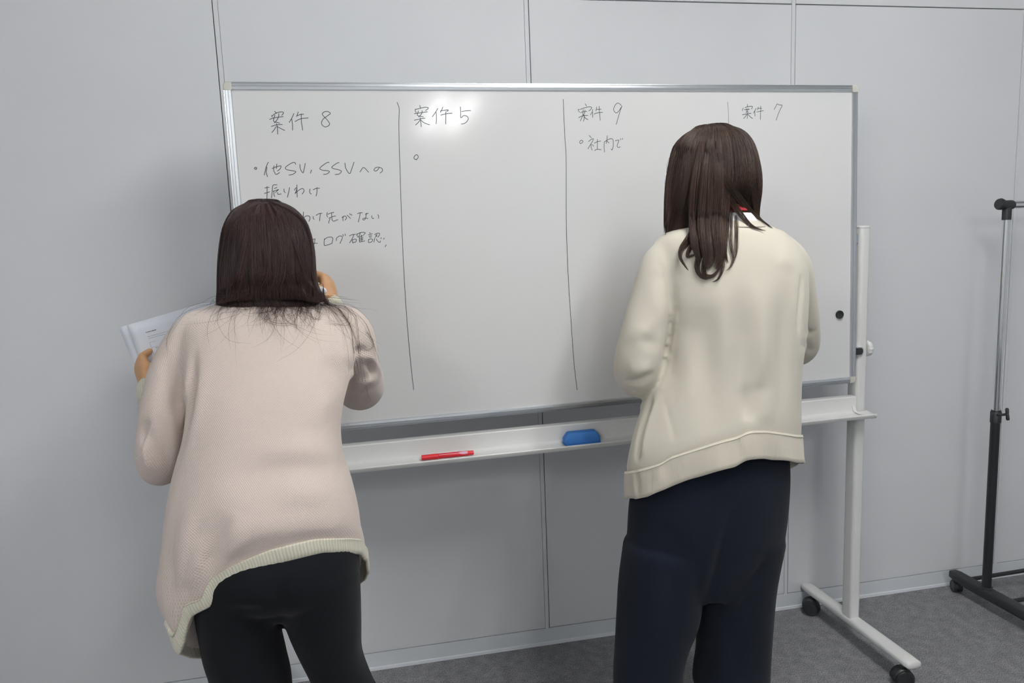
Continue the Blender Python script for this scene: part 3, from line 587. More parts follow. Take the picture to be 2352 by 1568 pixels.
def remeshed(name, mb, voxel, smooth_it=4, fac=.5):
    me = mb.mesh(name + '_src'); o = bpy.data.objects.new(name + '_src', me); COL.objects.link(o)
    m_ = o.modifiers.new('r', 'REMESH'); m_.mode = 'VOXEL'; m_.voxel_size = voxel
    if smooth_it: sm = o.modifiers.new('s', 'SMOOTH'); sm.factor = fac; sm.iterations = smooth_it
    dg = bpy.context.evaluated_depsgraph_get(); dg.update(); me2 = bpy.data.meshes.new_from_object(o.evaluated_get(dg)); me2.name = name
    bpy.data.objects.remove(o); bpy.data.meshes.remove(me); return me2
def get_co(me): a = np.empty(len(me.vertices) * 3, np.float32); me.vertices.foreach_get('co', a); return a.reshape(-1, 3).astype(float)
def get_no(me): a = np.empty(len(me.vertices) * 3, np.float32); me.vertices.foreach_get('normal', a); return a.reshape(-1, 3).astype(float)
def set_co(me, c): me.vertices.foreach_set('co', c.astype(np.float32).ravel()); me.update()
def poly_dist(C, K):
    """distance from points to polyline, and param 0..1"""
    best = np.full(len(C), 9.); tt = np.zeros(len(C)); m_ = len(K) - 1
    for i in range(m_):
        a, b_ = K[i], K[i + 1]; d = b_ - a; L2 = d @ d + 1e-12; t = np.clip(((C - a) @ d) / L2, 0, 1); q = a + t[:, None] * d; ds = np.linalg.norm(C - q, axis=1)
        w = ds < best; best[w] = ds[w]; tt[w] = (i + t[w]) / m_
    return best, tt
def bvh_of(me): return BVHTree.FromPolygons([v.co[:] for v in me.vertices], [p.vertices[:] for p in me.polygons])
def hit(bvh, u, v, default_y=-.8):
    r = ray(u, v); h = bvh.ray_cast(Vector(CAM), Vector(r)); 
    return np.array(h[0]) if h[0] is not None else P(u, v, default_y)
FADE = []
def fade_mask(C):
    if not FADE: return 1.
    return np.clip((np.linalg.norm(C[:, None] - FADE[0][None], axis=2).min(1) - .014) / .022, 0, 1)
def folds(me, items, default_y=-.8):
    """creases and soft ridges modelled into the cloth: (photo polyline on the cloth, width m, depth m [+ridge / -crease])"""
    bv = bvh_of(me); C = get_co(me); Nn = get_no(me); D = np.zeros(len(C))
    for pl, w, d in items:
        K = np.array([hit(bv, u, v, default_y) for u, v in catmull(np.array(pl, float), 14)])
        for _ in range(3): K[1:-1] = .25 * K[:-2] + .5 * K[1:-1] + .25 * K[2:]
        ds, t = poly_dist(C, K)
        D += d * np.exp(-(ds / w) ** 2) * np.sin(np.clip(t, .0, 1.) * PI)
    sg = np.sign(((CAM - C) * Nn).sum(1)); C2 = C + Nn * (D * sg * fade_mask(C))[:, None]; set_co(me, C2); return me
def wrinkle(me, scale, amp, stretch=(1, 1, .35), seed=0, axes=None):
    C = get_co(me); Nn = get_no(me)
    if axes:
        best = np.full(len(C), 9e9); Q = np.zeros_like(C)
        for K, rad, *_ in axes:
            K = catmull(np.asarray(K, float), 30); D = np.linalg.norm(C[:, None] - K[None], axis=2); i = D.argmin(1); dm = D.min(1) / rad; w = dm < best; best[w] = dm[w]; Q[w] = K[i][w]
        Nn = Nn * np.sign(((C - Q) * Nn).sum(1))[:, None]
    d = np.array([mnoise.fractal(Vector((c[0] * scale * stretch[0] + seed, c[1] * scale * stretch[1], c[2] * scale * stretch[2])), .9, 2, 2) for c in C])
    set_co(me, C + Nn * (d * amp * fade_mask(C))[:, None])
def relax(me, it=3):
    e = np.empty(len(me.edges) * 2, np.int32); me.edges.foreach_get('vertices', e); e = e.reshape(-1, 2); C = get_co(me); n = np.bincount(e.ravel(), minlength=len(C))[:, None]
    for _ in range(it):
        A = np.stack([np.bincount(e[:, 0], C[e[:, 1], k], len(C)) + np.bincount(e[:, 1], C[e[:, 0], k], len(C)) for k in range(3)], 1); C = .45 * C + .55 * A / n
    set_co(me, C)
def knit_attr(me, axes):
    """axes: list of (polyline, radius, radius for u, offset); the nearest one (relative to radius) gives u (around) and v (along)"""
    C = get_co(me); UVs = []; DS = []
    for K, rad, ru, off in axes:
        K = catmull(np.asarray(K, float), 40); Lc = np.r_[0, np.cumsum(np.linalg.norm(np.diff(K, axis=0), axis=1))]
        D = np.linalg.norm(C[:, None, :] - K[None], axis=2); dm = D.min(1); w = np.exp(-(D - dm[:, None]) / .022); w /= w.sum(1)[:, None]
        along = w @ Lc; q = w @ K; T = np.gradient(K, axis=0); T /= np.linalg.norm(T, axis=1)[:, None]; t = w @ T; t /= np.linalg.norm(t, axis=1)[:, None]
        ref = np.array([0, 1., 0]) if abs(T[:, 1]).mean() < .6 else np.array([0, 0, 1.]); a = np.cross(ref, t); a /= np.linalg.norm(a, axis=1)[:, None] + 1e-9; b_ = np.cross(t, a); r = C - q
        UVs.append(np.column_stack([np.arctan2((r * a).sum(1), -(r * b_).sum(1)) * ru, along, np.full(len(C), off)])); DS.append(dm / rad)
    UVs, DS = np.array(UVs), np.array(DS); nl = len(me.loops); lv = np.empty(nl, np.int32); me.loops.foreach_get('vertex_index', lv)
    tot = np.empty(len(me.polygons), np.int32); me.polygons.foreach_get('loop_total', tot); pf = np.repeat(np.arange(len(tot)), tot)
    ch = np.array([np.bincount(pf, d[lv]) for d in DS]).argmin(0)[pf]      # one axis per face, so the knit meets at a clean seam
    at = me.attributes.new('knit', 'FLOAT_VECTOR', 'CORNER'); at.data.foreach_set('vector', UVs[ch, lv].astype(np.float32).ravel())
def px_of(p):
    d = (p - CAM) @ CM; return 1176 + FPX * d[..., 0] / d[..., 1], 784 - FPX * d[..., 2] / d[..., 1]
def edge_fit(row, back, front=None):
    """raise or lower each point of a ring until the edge has the outline (u, v) seen in the photo; returns z offsets"""
    q = row.copy(); n = len(row); c = row.mean(0)
    sel = np.sin(np.arange(n) * 2 * PI / n) < 0
    for _ in range(12):
        u, v = px_of(q); tb = np.interp(u, *np.array(sorted(back)).T); tf = np.interp(u, *np.array(sorted(front)).T) if front else v
        t = np.where(sel, tb, tf); dep = ((q - CAM) @ CM)[:, 1]; q[:, 2] -= (t - v) * dep / FPX * .9
    return q[:, 2] - row[:, 2]
def smooth_ring(d, it=2):
    for _ in range(it): d = .25 * np.roll(d, 1) + .5 * d + .25 * np.roll(d, -1)
    return d
def band_mesh(G, Gc_up, thick, nrib=None):
    """a band of fabric: outer grid rows, with an inner skin"""
    n, s, _ = G.shape; c = G.mean(1, keepdims=True); d = G - c; Ln = np.linalg.norm(d, axis=2, keepdims=True); I = G - d / Ln * thick
    A = np.concatenate([G, I[::-1]], 0); m_ = len(A); V = A.reshape(-1, 3); F = [(i * s + j, i * s + (j + 1) % s, ((i + 1) % m_) * s + (j + 1) % s, ((i + 1) % m_) * s + j) for i in range(m_) for j in range(s)]
    ar = np.r_[0, np.cumsum(np.linalg.norm(np.diff(np.vstack([G[0], G[0][:1]]), axis=0), axis=1))]; al = np.r_[0, np.cumsum(np.linalg.norm(np.diff(G[:, 0], axis=0), axis=1))]
    U = np.array([(ar[j], al[min(i, 2 * n - 1 - i)], 0) for i in range(m_) for j in range(s)]); return V, F, U
def band_obj(name, G, thick, mt, parent):
    V, F, U = band_mesh(G, None, thick); b = MB(); b.add(V, F); me = b.mesh(name); at = me.attributes.new('knit', 'FLOAT_VECTOR', 'POINT'); at.data.foreach_set('vector', U.astype(np.float32).ravel())
    return link(name, me, mt, parent)

def hand_into(mb, W, d, n, side, s=1., curl=(.5, .6, .7, .8), curl2=1.1, spread=.06, thumb=(.7, .35, .2), thumb_in=.3):
    """W wrist, d wrist->knuckles, n palm normal (out of the palm), side = direction of the thumb"""
    d = np.asarray(d, float); d /= np.linalg.norm(d); n = np.asarray(n, float); n -= d * (n @ d); n /= np.linalg.norm(n); sd = np.asarray(side, float); sd = sd - d * (sd @ d) - n * (sd @ n); sd /= np.linalg.norm(sd)
    # palm: ovals from wrist to knuckles
    K = [(-.012, .024, .018, 0), (0, .026, .018, 0), (.02, .031, .017, .001), (.045, .038, .016, .001), (.068, .040, .0135, 0), (.082, .037, .011, 0), (.088, .033, .008, 0)]; V = []; sg = 20; th_ = np.arange(sg) * 2 * PI / sg
    for t, a, b_, o_ in K: V += [W + s * (d * t + sd * (a * np.sign(math.cos(x)) * abs(math.cos(x)) ** .8 + o_) + n * b_ * math.sin(x)) for x in th_]
    mb.add(V, [(j * sg + i, j * sg + (i + 1) % sg, (j + 1) * sg + (i + 1) % sg, (j + 1) * sg + i) for j in range(len(K) - 1) for i in range(sg)] + [tuple(range(sg)), tuple(range((len(K) - 1) * sg, len(K) * sg))])
    lens = [(.042, .025, .021), (.046, .029, .022), (.042, .027, .022), (.033, .020, .019)]; tips = []
    for k in range(4):
        o_ = .0295 - .0195 * k; base = W + s * (d * (.083 - (.006 if k == 3 else 0) - (.0 if k else .003)) + sd * o_); dirv = d + sd * spread * (1.5 - k); dirv /= np.linalg.norm(dirv)
        pts = [base - d * .03 * s, base]; rad = [.0085 * s, .0098 * s]; ang = 0
        for j, Ls in enumerate(lens[k]):
            ang += curl[k] if j == 0 else curl2 * (1 if j == 1 else .6) * (curl[k] * .6 + .3)
            v = dirv * math.cos(ang) + n * math.sin(ang); pts.append(pts[-1] + v * Ls * s); rad.append(s * (.0086, .0078, .0068)[j] * (.9 if k == 3 else 1))
        mb.tube(pts, rad, seg=12, round_ends=True); tips.append(pts[-1])
    tb_ = W + s * (d * .018 + sd * .020 + n * .006); v1 = d * math.cos(thumb[0]) + sd * math.sin(thumb[0]) + n * thumb_in; v1 /= np.linalg.norm(v1)
    p1 = tb_ + v1 * .040 * s; v2 = v1 + d * thumb[1] + n * thumb_in - sd * .1; v2 /= np.linalg.norm(v2); p2 = p1 + v2 * .033 * s; v3 = v2 + d * thumb[2] + n * thumb_in * .5; v3 /= np.linalg.norm(v3); p3 = p2 + v3 * .024 * s
    mb.tube([tb_ - v1 * .01, tb_, p1, p2, p3], [.012 * s, .0145 * s, .0112 * s, .0098 * s, .0075 * s], seg=12, round_ends=True); tips.append(p3)
    return tips
def head_into(mb, c, fwd, up, s=1.):
    """skull + face; c = head centre, fwd = facing direction. returns eye positions"""
    f = np.asarray(fwd, float); f /= np.linalg.norm(f); u = np.asarray(up, float); u -= f * (u @ f); u /= np.linalg.norm(u); r = np.cross(f, u)
    # rows: height, half width, front extent, back extent
    K = [(-.118, .010, .062, -.035), (-.112, .026, .076, -.02), (-.098, .040, .082, .0), (-.078, .052, .082, .045), (-.05, .060, .084, .070), (-.02, .066, .085, .086), (.01, .071, .085, .094), (.04, .073, .086, .097), (.07, .068, .078, .090), (.095, .054, .058, .072), (.110, .036, .034, .048), (.117, .012, .010, .016)]
    K = catmull(np.array(K), 34); sg = 32; V = []
    for h, a, fr_, bk in K:
        cc = c + s * (u * h + f * (fr_ - bk) / 2); hd = (fr_ + bk) / 2
        V += [cc + s * (r * max(a, .002) * math.cos(x) + f * max(hd, .002) * math.sin(x)) for x in np.arange(sg) * 2 * PI / sg]
    mb.add(V, [(j * sg + i, j * sg + (i + 1) % sg, (j + 1) * sg + (i + 1) % sg, (j + 1) * sg + i) for j in range(33) for i in range(sg)] + [tuple(range(sg)), tuple(range(33 * sg, 34 * sg))])
    q = lambda x, y, z: c + s * (r * x + f * y + u * z)
    mb.tube([q(0, .080, .005), q(0, .090, -.018), q(0, .101, -.038)], [.006 * s, .008 * s, .0105 * s], seg=12, round_ends=True)       # nose
    for sx in (-1, 1):
        mb.tube([q(sx * .010, .088, -.040), q(sx * .013, .090, -.040)], .007 * s, seg=10, round_ends=True)
        mb.tube([q(sx * .016, .080, .022), q(sx * .034, .080, .026), q(sx * .050, .066, .020)], [.006 * s, .008 * s, .006 * s], seg=10, round_ends=True)  # brow
        mb.tube([q(sx * .071, .004, .020), q(sx * .079, -.006, .018), q(sx * .080, -.010, .0), q(sx * .074, .002, -.024)], [.006 * s, .007 * s, .0065 * s, .006 * s], seg=10, round_ends=True)  # ear
        mb.tube([q(sx * .074, .004, .014), q(sx * .076, -.002, -.004), q(sx * .073, .003, -.018)], [.005 * s] * 3, seg=8, round_ends=True)
    mb.tube([q(-.021, .078, -.064), q(0, .087, -.061), q(.021, .078, -.064)], [.004 * s, .006 * s, .004 * s], seg=10, round_ends=True)
    mb.tube([q(-.018, .077, -.070), q(0, .086, -.071), q(.018, .077, -.070)], [.004 * s, .0065 * s, .004 * s], seg=10, round_ends=True)
    return q
def face_parts(q, parent, s=1.):
    for sx in (-1, 1):
        b = MB(); c = q(sx * .030, .072, .008); f = q(0, 1, 0) - q(0, 0, 0); f /= np.linalg.norm(f)
        b.tube([c - f * .009, c - f * .002, c + f * .004, c + f * .0085, c + f * .0105], [.008, .0118, .0112, .0078, .003], seg=18); eb = b.obj('eye', M['eye'], parent)
        b = MB(); b.tube([c + f * .0085, c + f * .0112], [.0052, .0040], seg=14); b.obj('iris', M['iris'], eb)
    b = MB(); b.tube([q(-.020, .0815, -.0635), q(-.008, .0915, -.0600), (q(0, .0930, -.0620)), q(.008, .0915, -.0600), q(.020, .0815, -.0635)], [.0015, .0035, .0030, .0035, .0015], seg=8, round_ends=True)
    b.tube([q(-.017, .0810, -.0700), q(0, .0915, -.0720), q(.017, .0810, -.0700)], [.0015, .0042, .0015], seg=8, round_ends=True); b.obj('lips', M['lip'], parent)

def strands_mesh(name, guides, rad, mt, parent, tones):
    """guides: (n, k, 3) array of strand points -> three sided tubes"""
    n, k, _ = guides.shape; T = np.gradient(guides, axis=1); T /= np.linalg.norm(T, axis=2, keepdims=True) + 1e-9
    a = np.cross(T, np.array([0.31, 0.2, .93])); a /= np.linalg.norm(a, axis=2, keepdims=True) + 1e-9; b = np.cross(T, a)
    taper = np.interp(np.linspace(0, 1, k), [0, .15, .75, 1], [.6, 1, .9, .25])[None, :, None] * np.asarray(rad).reshape(-1, 1, 1)
    rings = np.stack([guides + taper * (math.cos(t) * a + math.sin(t) * b) for t in (0, 2 * PI / 3, 4 * PI / 3)], 2)   # n,k,3,3
    V = rings.reshape(-1, 3); base = (np.arange(n)[:, None, None] * k * 3 + np.arange(k - 1)[None, :, None] * 3); j = np.arange(3)[None, None, :]; j2 = (j + 1) % 3
    Q = np.stack([base + j, base + j2, base + 3 + j2, base + 3 + j], -1).reshape(-1, 4)
    me = bpy.data.meshes.new(name); me.vertices.add(len(V)); me.vertices.foreach_set('co', V.astype(np.float32).ravel()); me.loops.add(Q.size); me.loops.foreach_set('vertex_index', Q.astype(np.int32).ravel())
    me.polygons.add(len(Q)); me.polygons.foreach_set('loop_start', np.arange(0, Q.size, 4, dtype=np.int32)); me.update(calc_edges=True)
    at = me.attributes.new('tone', 'FLOAT', 'POINT'); at.data.foreach_set('value', np.repeat(tones, k * 3).astype(np.float32))
    o = link(name, me, mt, parent); o['kind'] = 'stuff'; return o
def hair_cap(rows, n, seg, groove, mt, parent, seed, name='hair', edge=None, w0=.55):
    G = sections(rows, n, seg)
    if edge: G[:, :, 2] += (np.clip((np.linspace(0, 1, n) - w0) / (1 - w0), 0, 1) ** 1.3)[:, None] * smooth_ring(edge_fit(G[-1], edge), 3)[None]
    c = G.mean(1, keepdims=True)
    th_ = np.arange(seg) * 2 * PI / seg; D = np.zeros((n, seg))
    for i in range(n):
        for j in range(seg):
            x, y = math.cos(th_[j]), math.sin(th_[j]); D[i, j] = mnoise.noise(Vector((x * 9 + seed, y * 9, i / n * 1.6))) * .6 + mnoise.noise(Vector((x * 26 + seed, y * 26, i / n * 2.2))) * .4
    d = G - c; Ln = np.linalg.norm(d, axis=2, keepdims=True); fade = np.clip(np.linspace(0, 5, n), 0, 1)[:, None, None]
    G2 = G + d / (Ln + 1e-6) * (D[..., None] * groove * fade - .0025)
    V, F = grid_mesh(G2, cavity=[(.002, .975), (.05, .90), (.09, .7)]); b = MB(); b.add(V, F); me = mesh_np(name, np.vstack(b.V), b.F)
    t = np.r_[np.clip(.42 + D.ravel() * 1.5, 0, 1), np.zeros(len(V) - n * seg)]; at = me.attributes.new('tone', 'FLOAT', 'POINT'); at.data.foreach_set('value', t.astype(np.float32))  # hollow inside of the cap set darkest, its shade put into the tone
    return link(name, me, mt, parent), G
def cap_strands(G, count, k, seedv, tmax=(.8, 1.02), drift=.05, lift=(.0, .004)):
    r = np.random.default_rng(seedv); n, s, _ = G.shape; out = np.empty((count, k, 3)); c = G.mean(1)
    th0 = r.uniform(0, s, count); ncl = 90; cl = r.uniform(0, s, ncl)
    for i in range(count):
        t1 = r.uniform(*tmax); t0 = r.uniform(0.0, .35) ** 1.5; tt = np.linspace(t0, min(t1, 1.0), k); x = tt * (n - 1); i0 = np.minimum(x.astype(int), n - 2); f = (x - i0)[:, None]
        dc = cl - th0[i]; dc = (dc + s / 2) % s - s / 2; kx = np.argmin(abs(dc)); pull = np.clip((tt - .3), 0, 1) * .55
        ph = (th0[i] + dc[kx] * pull + r.normal() * drift * s * .25 * (tt - t0) + np.sin(tt * 7 + r.uniform(0, 6)) * .002 * s) % s
        j0 = ph.astype(int) % s; j1 = (j0 + 1) % s; g = (ph - np.floor(ph))[:, None]
        p = (G[i0, j0] * (1 - f) + G[i0 + 1, j0] * f) * (1 - g) + (G[i0, j1] * (1 - f) + G[i0 + 1, j1] * f) * g
        cc = c[i0] * (1 - f) + c[i0 + 1] * f; d = p - cc; d /= np.linalg.norm(d, axis=1)[:, None] + 1e-6; d[:, 2] = np.where(tt < .12, 1., d[:, 2])
        out[i] = p + d * (r.uniform(*lift) + .0006)
    return out
def on_surface(bvs, pl, k, lift, dflt=1.6):
    c_ = catmull(np.array(pl, float), k); D = []
    for u, v in c_:
        ds = [x[3] for x in (b.ray_cast(Vector(CAM), Vector(ray(u, v))) for b in bvs) if x[0] is not None]; D.append(min(ds) if ds else np.nan)
    D = np.array(D); ok = ~np.isnan(D); D = np.interp(np.arange(k), np.arange(k)[ok], D[ok]) if ok.any() else np.full(k, dflt)
    for _ in range(3): D = np.minimum(D, np.convolve(np.r_[D[0], D, D[-1]], [.25, .5, .25], 'valid'))
    lf = np.broadcast_to(np.asarray(lift, float), (k,)) if np.ndim(lift) == 0 else np.interp(np.linspace(0, 1, k), np.linspace(0, 1, len(lift)), lift)
    return np.array([CAM + ray(u, v) * (dd - l) for (u, v), dd, l in zip(c_, D, lf)])
def lock(K, rads, count, k, seedv, curl=0.):
    """a lock of hair: strands around a guide polyline K with bundle radius rads"""
    r = np.random.default_rng(seedv); q = catmull(np.column_stack([K, rads]), k); c, rad = q[:, :3], q[:, 3]; T = np.gradient(c, axis=0); T /= np.linalg.norm(T, axis=1)[:, None]
    a = np.cross(T, [0, 1., 0]); a /= np.linalg.norm(a, axis=1)[:, None] + 1e-9; b = np.cross(T, a); out = np.empty((count, k, 3)); tt = np.linspace(0, 1, k)
    for i in range(count):
        ph = r.uniform(0, 2 * PI); rr = math.sqrt(r.uniform()); w = r.normal(0, .25) * tt ** 2; e = 1 - abs(r.normal(0, .16)); e = max(e, .55)
        off = (np.cos(ph + w)[:, None] * a + np.sin(ph + w)[:, None] * b * .4) * (rad * rr)[:, None] + np.sin(tt * r.uniform(3, 7) + ph)[:, None] * a * .0012
        x = tt * e * (k - 1); i0 = np.minimum(x.astype(int), k - 2); f = (x - i0)[:, None]; pp = c + off; out[i] = pp[i0] * (1 - f) + pp[i0 + 1] * f
    return out
def make_shoe(c, parent, yaw=0., Ls=.235):
    ca, sa = math.cos(yaw), math.sin(yaw)
    def tr(x, y, z): return (c[0] + x * ca - y * sa, c[1] + x * sa + y * ca, z)
    K = [(-.078, .020, .03, .062), (-.070, .029, .03, .072), (-.04, .032, .03, .078), (0, .035, .03, .074), (.05, .041, .03, .058), (.10, .044, .028, .045), (.135, .036, .026, .036), (.152, .018, .024, .030)]
    K = catmull(np.array(K), 22); V = []; sg = 20
    for y, a, z0, z1 in K:
        for x in np.arange(sg) * 2 * PI / sg: V.append(tr(max(a, .004) * math.cos(x), y, .016 + (z1 - .016) * (.5 + .5 * math.sin(x)) ** .8))
    sh = MB(); sh.add(V, [(j * sg + i, j * sg + (i + 1) % sg, (j + 1) * sg + (i + 1) % sg, (j + 1) * sg + i) for j in range(21) for i in range(sg)] + [tuple(range(sg)), tuple(range(21 * sg, 22 * sg))]); up_ = sh.obj('shoe', M['shoe'], parent)
    V = []; out = [(a * 1.05 + .002, y) for y, a, _, _ in K] + [(-a * 1.05 - .002, y) for y, a, _, _ in K[::-1]]; n = len(out)
    for z in (.0005, .022): V += [tr(x, y, z) for x, y in out]
    sh = MB(); sh.add(V, [(i, (i + 1) % n, n + (i + 1) % n, n + i) for i in range(n)] + [tuple(range(n)), tuple(range(n, 2 * n))]); flat_by_angle(sh.obj('sole', M['sole'], up_), 40)

# ================================================================== LEFT PERSON
def r_(L_, R_, y, b, **k): return dict(L=L_, R=R_, y=y, b=b, **k)
def left_person():
    fa = (P(486, 1568, -.89) + P(672, 1568, -.89)) / 2; fb = (P(715, 1568, -.87) + P(855, 1568, -.87)) / 2; FL, FR = (fa[0] + .006, fa[1] + .0), (fb[0] + .026, fb[1] + .0)
    pe = empty('person', 'person with dark hair in a pink-beige knitted jumper, bent forward and writing', 'person', (-.20, -.93, 0))
    inv = -np.array([-.20, -.93, 0])
    def P_(*a): return P(*a)
    parts = []
    # ---- sweater
    rows = [r_((590, 688), (688, 692), -.71, .045, e=2), r_((524, 691), (726, 695), -.72, .062), r_((466, 706), (778, 708), -.735, .082), r_((420, 735), (810, 738), -.76, .098), r_((414, 800), (822, 800), -.79, .108),
            r_((425, 870), (806, 868), -.82, .112), r_((432, 930), (790, 925), -.845, .112), r_((424, 1000), (783, 985), -.865, .115), r_((408, 1060), (790, 1045), -.88, .12), r_((396, 1120), (809, 1098), -.89, .128, lift=.01),
            r_((384, 1200), (826, 1160), -.895, .138, lift=.03, drop=.01), r_((372, 1290), (833, 1205), -.895, .14, lift=.06, drop=.02), r_((364, 1370), (838, 1235), -.89, .137, lift=.085, drop=.03), r_((388, 1432), (838, 1262), -.885, .132, lift=.103, drop=.03, e=2.3)]
    G = sections(rows, 60, 120)
    seamB = [(383, 1425), (398, 1462), (406, 1458), (420, 1425), (425, 1395), (466, 1380), (473, 1352), (490, 1330), (530, 1304), (620, 1265), (720, 1241), (800, 1239), (828, 1241), (838, 1262)]
    seamF = [(383, 1425), (410, 1470), (465, 1478), (520, 1450), (600, 1400), (700, 1360), (800, 1330), (832, 1300), (838, 1262)]
    botB = [(396, 1470), (406, 1500), (416, 1502), (426, 1480), (438, 1430), (446, 1413), (486, 1392), (494, 1364), (508, 1349), (560, 1325), (640, 1296), (740, 1271), (800, 1269), (828, 1272), (844, 1300)]
    botF = [(396, 1470), (406, 1500), (440, 1508), (466, 1509), (520, 1480), (600, 1430), (700, 1392), (800, 1362), (836, 1332), (846, 1300)]
    dz = smooth_ring(edge_fit(G[-1], seamB, seamF)); wr = np.clip((np.arange(60) - 30) / 29, 0, 1) ** 1.6
    G[:, :, 2] += wr[:, None] * dz[None]; FADE[:] = [G[-1].copy()]; cg = G[-1].mean(0); G[-1, :, :2] = cg[:2] + (G[-1, :, :2] - cg[:2]) * .95; G[-1, :, 2] -= .018; G[-2, :, 2] -= .004
    mb = MB(); mb.add(*grid_mesh(G, cavity=[(.012, .935), (.045, .85), (.085, .70), (.105, .45)]))
    # left sleeve
    Sl, El, Wl = P(446, 775, -.765), P(372, 1035, -.80), P(343, 905, -.62)
    la = [P(506, 746, -.75), P(452, 779, -.765), P(402, 860, -.785), P(378, 960, -.805), P(366, 1045, -.80), P(370, 1062, -.75), P(366, 1005, -.70), P(356, 935, -.645), P(352, 908, -.622)]
    lr = [.044, .055, .052, .048, .046, .045, .042, .034, .028]
    mb.tube(la, lr, seg=28, n=44, round_ends=True)
    # right sleeve
    ra = [P(748, 743, -.75), P(792, 769, -.75), P(812, 835, -.70), P(826, 878, -.62), P(822, 882, -.565), P(795, 800, -.49), P(765, 715, -.425)]
    rr = [.046, .058, .054, .056, .054, .040, .030]
    mb.tube(ra, rr, seg=28, n=40, round_ends=True)
    me = remeshed('jumper', mb, .0048, 6)
    ax = [(np.array([G[i].mean(0) for i in range(0, 60, 6)]), .13, .16, 0), (np.array(la[1:]), .058, .058, 1), (np.array(ra[1:]), .056, .056, 2)]; wrinkle(me, 5, .005, (1, 1, .6), 3, ax)
    folds(me, [([(447, 800), (441, 880), (439, 930), (425, 1000), (402, 1075)], .010, -.020), ([(452, 840), (456, 920), (440, 1000), (415, 1090)], .02, .006), ([(385, 810), (392, 900), (388, 960)], .012, -.006),
               ([(342, 965), (328, 990), (322, 1025)], .008, -.013), ([(348, 985), (352, 1030), (366, 1080)], .008, -.012), ([(336, 1000), (336, 1045), (348, 1085)], .010, .008), ([(372, 950), (373, 1030), (388, 1085)], .010, -.009), ([(360, 970), (362, 1030), (374, 1080)], .010, .007), ([(396, 930), (398, 1000), (402, 1060)], .012, .005), ([(415, 830), (412, 900), (404, 980)], .010, -.007), ([(430, 840), (426, 920), (416, 990)], .009, .005),
               ([(560, 1062), (640, 1042), (740, 1040), (785, 1062)], .030, .007), ([(575, 1085), (660, 1070), (760, 1075)], .022, -.006), ([(525, 1180), (492, 1260), (474, 1360)], .020, -.016), ([(560, 1180), (525, 1260), (502, 1320)], .024, .008), ([(460, 1230), (446, 1320), (436, 1390)], .016, .008), ([(470, 1180), (430, 1300), (424, 1395)], .012, -.008), ([(440, 1150), (420, 1260), (410, 1370)], .025, .006), ([(395, 1250), (392, 1330), (396, 1400)], .016, -.007), ([(420, 1330), (428, 1380), (418, 1420)], .014, -.006),
               ([(700, 900), (660, 980), (600, 1080), (560, 1150)], .05, -.004), ([(735, 820), (775, 850), (795, 890)], .020, -.008), ([(792, 820), (804, 860), (804, 900), (796, 930)], .010, -.009), ([(770, 900), (745, 930), (720, 990)], .022, .005),
               ([(838, 828), (850, 838), (858, 856), (850, 872)], .006, -.016), ([(850, 822), (868, 842), (872, 866), (862, 884)], .006, .007), ([(812, 800), (830, 806), (846, 812)], .007, -.010), ([(822, 812), (845, 818), (862, 832)], .007, .007), ([(812, 880), (835, 878), (868, 868)], .010, .006), ([(805, 925), (825, 905), (860, 892)], .012, -.006), ([(640, 1150), (700, 1130), (790, 1140)], .03, .004), ([(600, 1200), (680, 1175), (780, 1180)], .03, -.004)], -.86)
    ax = [(np.array([G[i].mean(0) for i in range(0, 60, 6)]), .13, .16, 0), (np.array(la[1:]), .058, .058, 1), (np.array(ra[1:]), .056, .056, 2)]
    relax(me); knit_attr(me, ax); sw_ = link('jumper', me, M['knit_pink'], pe)
    FADE.clear()
    # hem band
    rb = [rows[-1], r_((396, 1450), (838, 1275), -.885, .134, lift=.103, drop=.034), r_((412, 1500), (840, 1306), -.885, .130, lift=.103, drop=.042)]
    GB = sections(rb, 8, 360); z0 = smooth_ring(edge_fit(GB[0], seamB, seamF), 3); z1 = smooth_ring(edge_fit(GB[-1], botB, botF), 3); ww = np.linspace(0, 1, 8)[:, None]
    GB[:, :, 2] += z0 * (1 - ww) + z1 * ww; GB[0] += (G.mean((0, 1)) - GB[0]) * .012; c = GB.mean(1, keepdims=True); d = GB - c; Ln = np.linalg.norm(d, axis=2, keepdims=True)
    th_ = np.arange(360); off = .0022 + .0032 * np.array([0, .9, 1.1, 1, 1, 1, 1, .3])[:, None] + .0009 * np.sign(np.sin(th_ * PI / 1.0 * .5))[None, :] * 0
    wav = .003 * np.sin(th_ / 360 * 2 * PI * 5 + 1)[None, :] + .0008 * (np.arange(360) % 4 < 2)[None, :]
    GB = GB + d / Ln * (off + wav * np.linspace(.2, 1, 8)[:, None])[..., None]
    band_obj('hem_band', GB, .005, M['rib_cream'], sw_)
    bo = bpy.context
    # cuffs
    for pts, rad in ((la, .030), (ra, .027)):
        p1, p0 = np.array(pts[-1]), np.array(pts[-2]); dd = p1 - p0; dd /= np.linalg.norm(dd); b = MB()
        kk = np.array([p1 - dd * .015, p1 + dd * .012, p1 + dd * .030, p1 + dd * .034]); b.tube(kk, [rad * 1.06, rad * 1.08, rad * .98, rad * .90], seg=40); me = b.mesh('cuff')
        at = me.attributes.new('knit', 'FLOAT_VECTOR', 'POINT'); at.data.foreach_set('vector', np.array([((i % 40) / 40 * 2 * PI * rad, i // 40 * .01, 0) for i in range(len(me.vertices))], np.float32).ravel()); link('cuff', me, M['rib_cream'], sw_)
    # ---- trousers
    mb = MB()
    rows2 = [r_((450, 1235), (812, 1195), -.90, .105), r_((440, 1290), (828, 1250), -.905, .125), r_((444, 1335), (830, 1310), -.905, .122), r_((452, 1362), (829, 1345), -.90, .105), r_((475, 1382), (815, 1375), -.90, .07)]
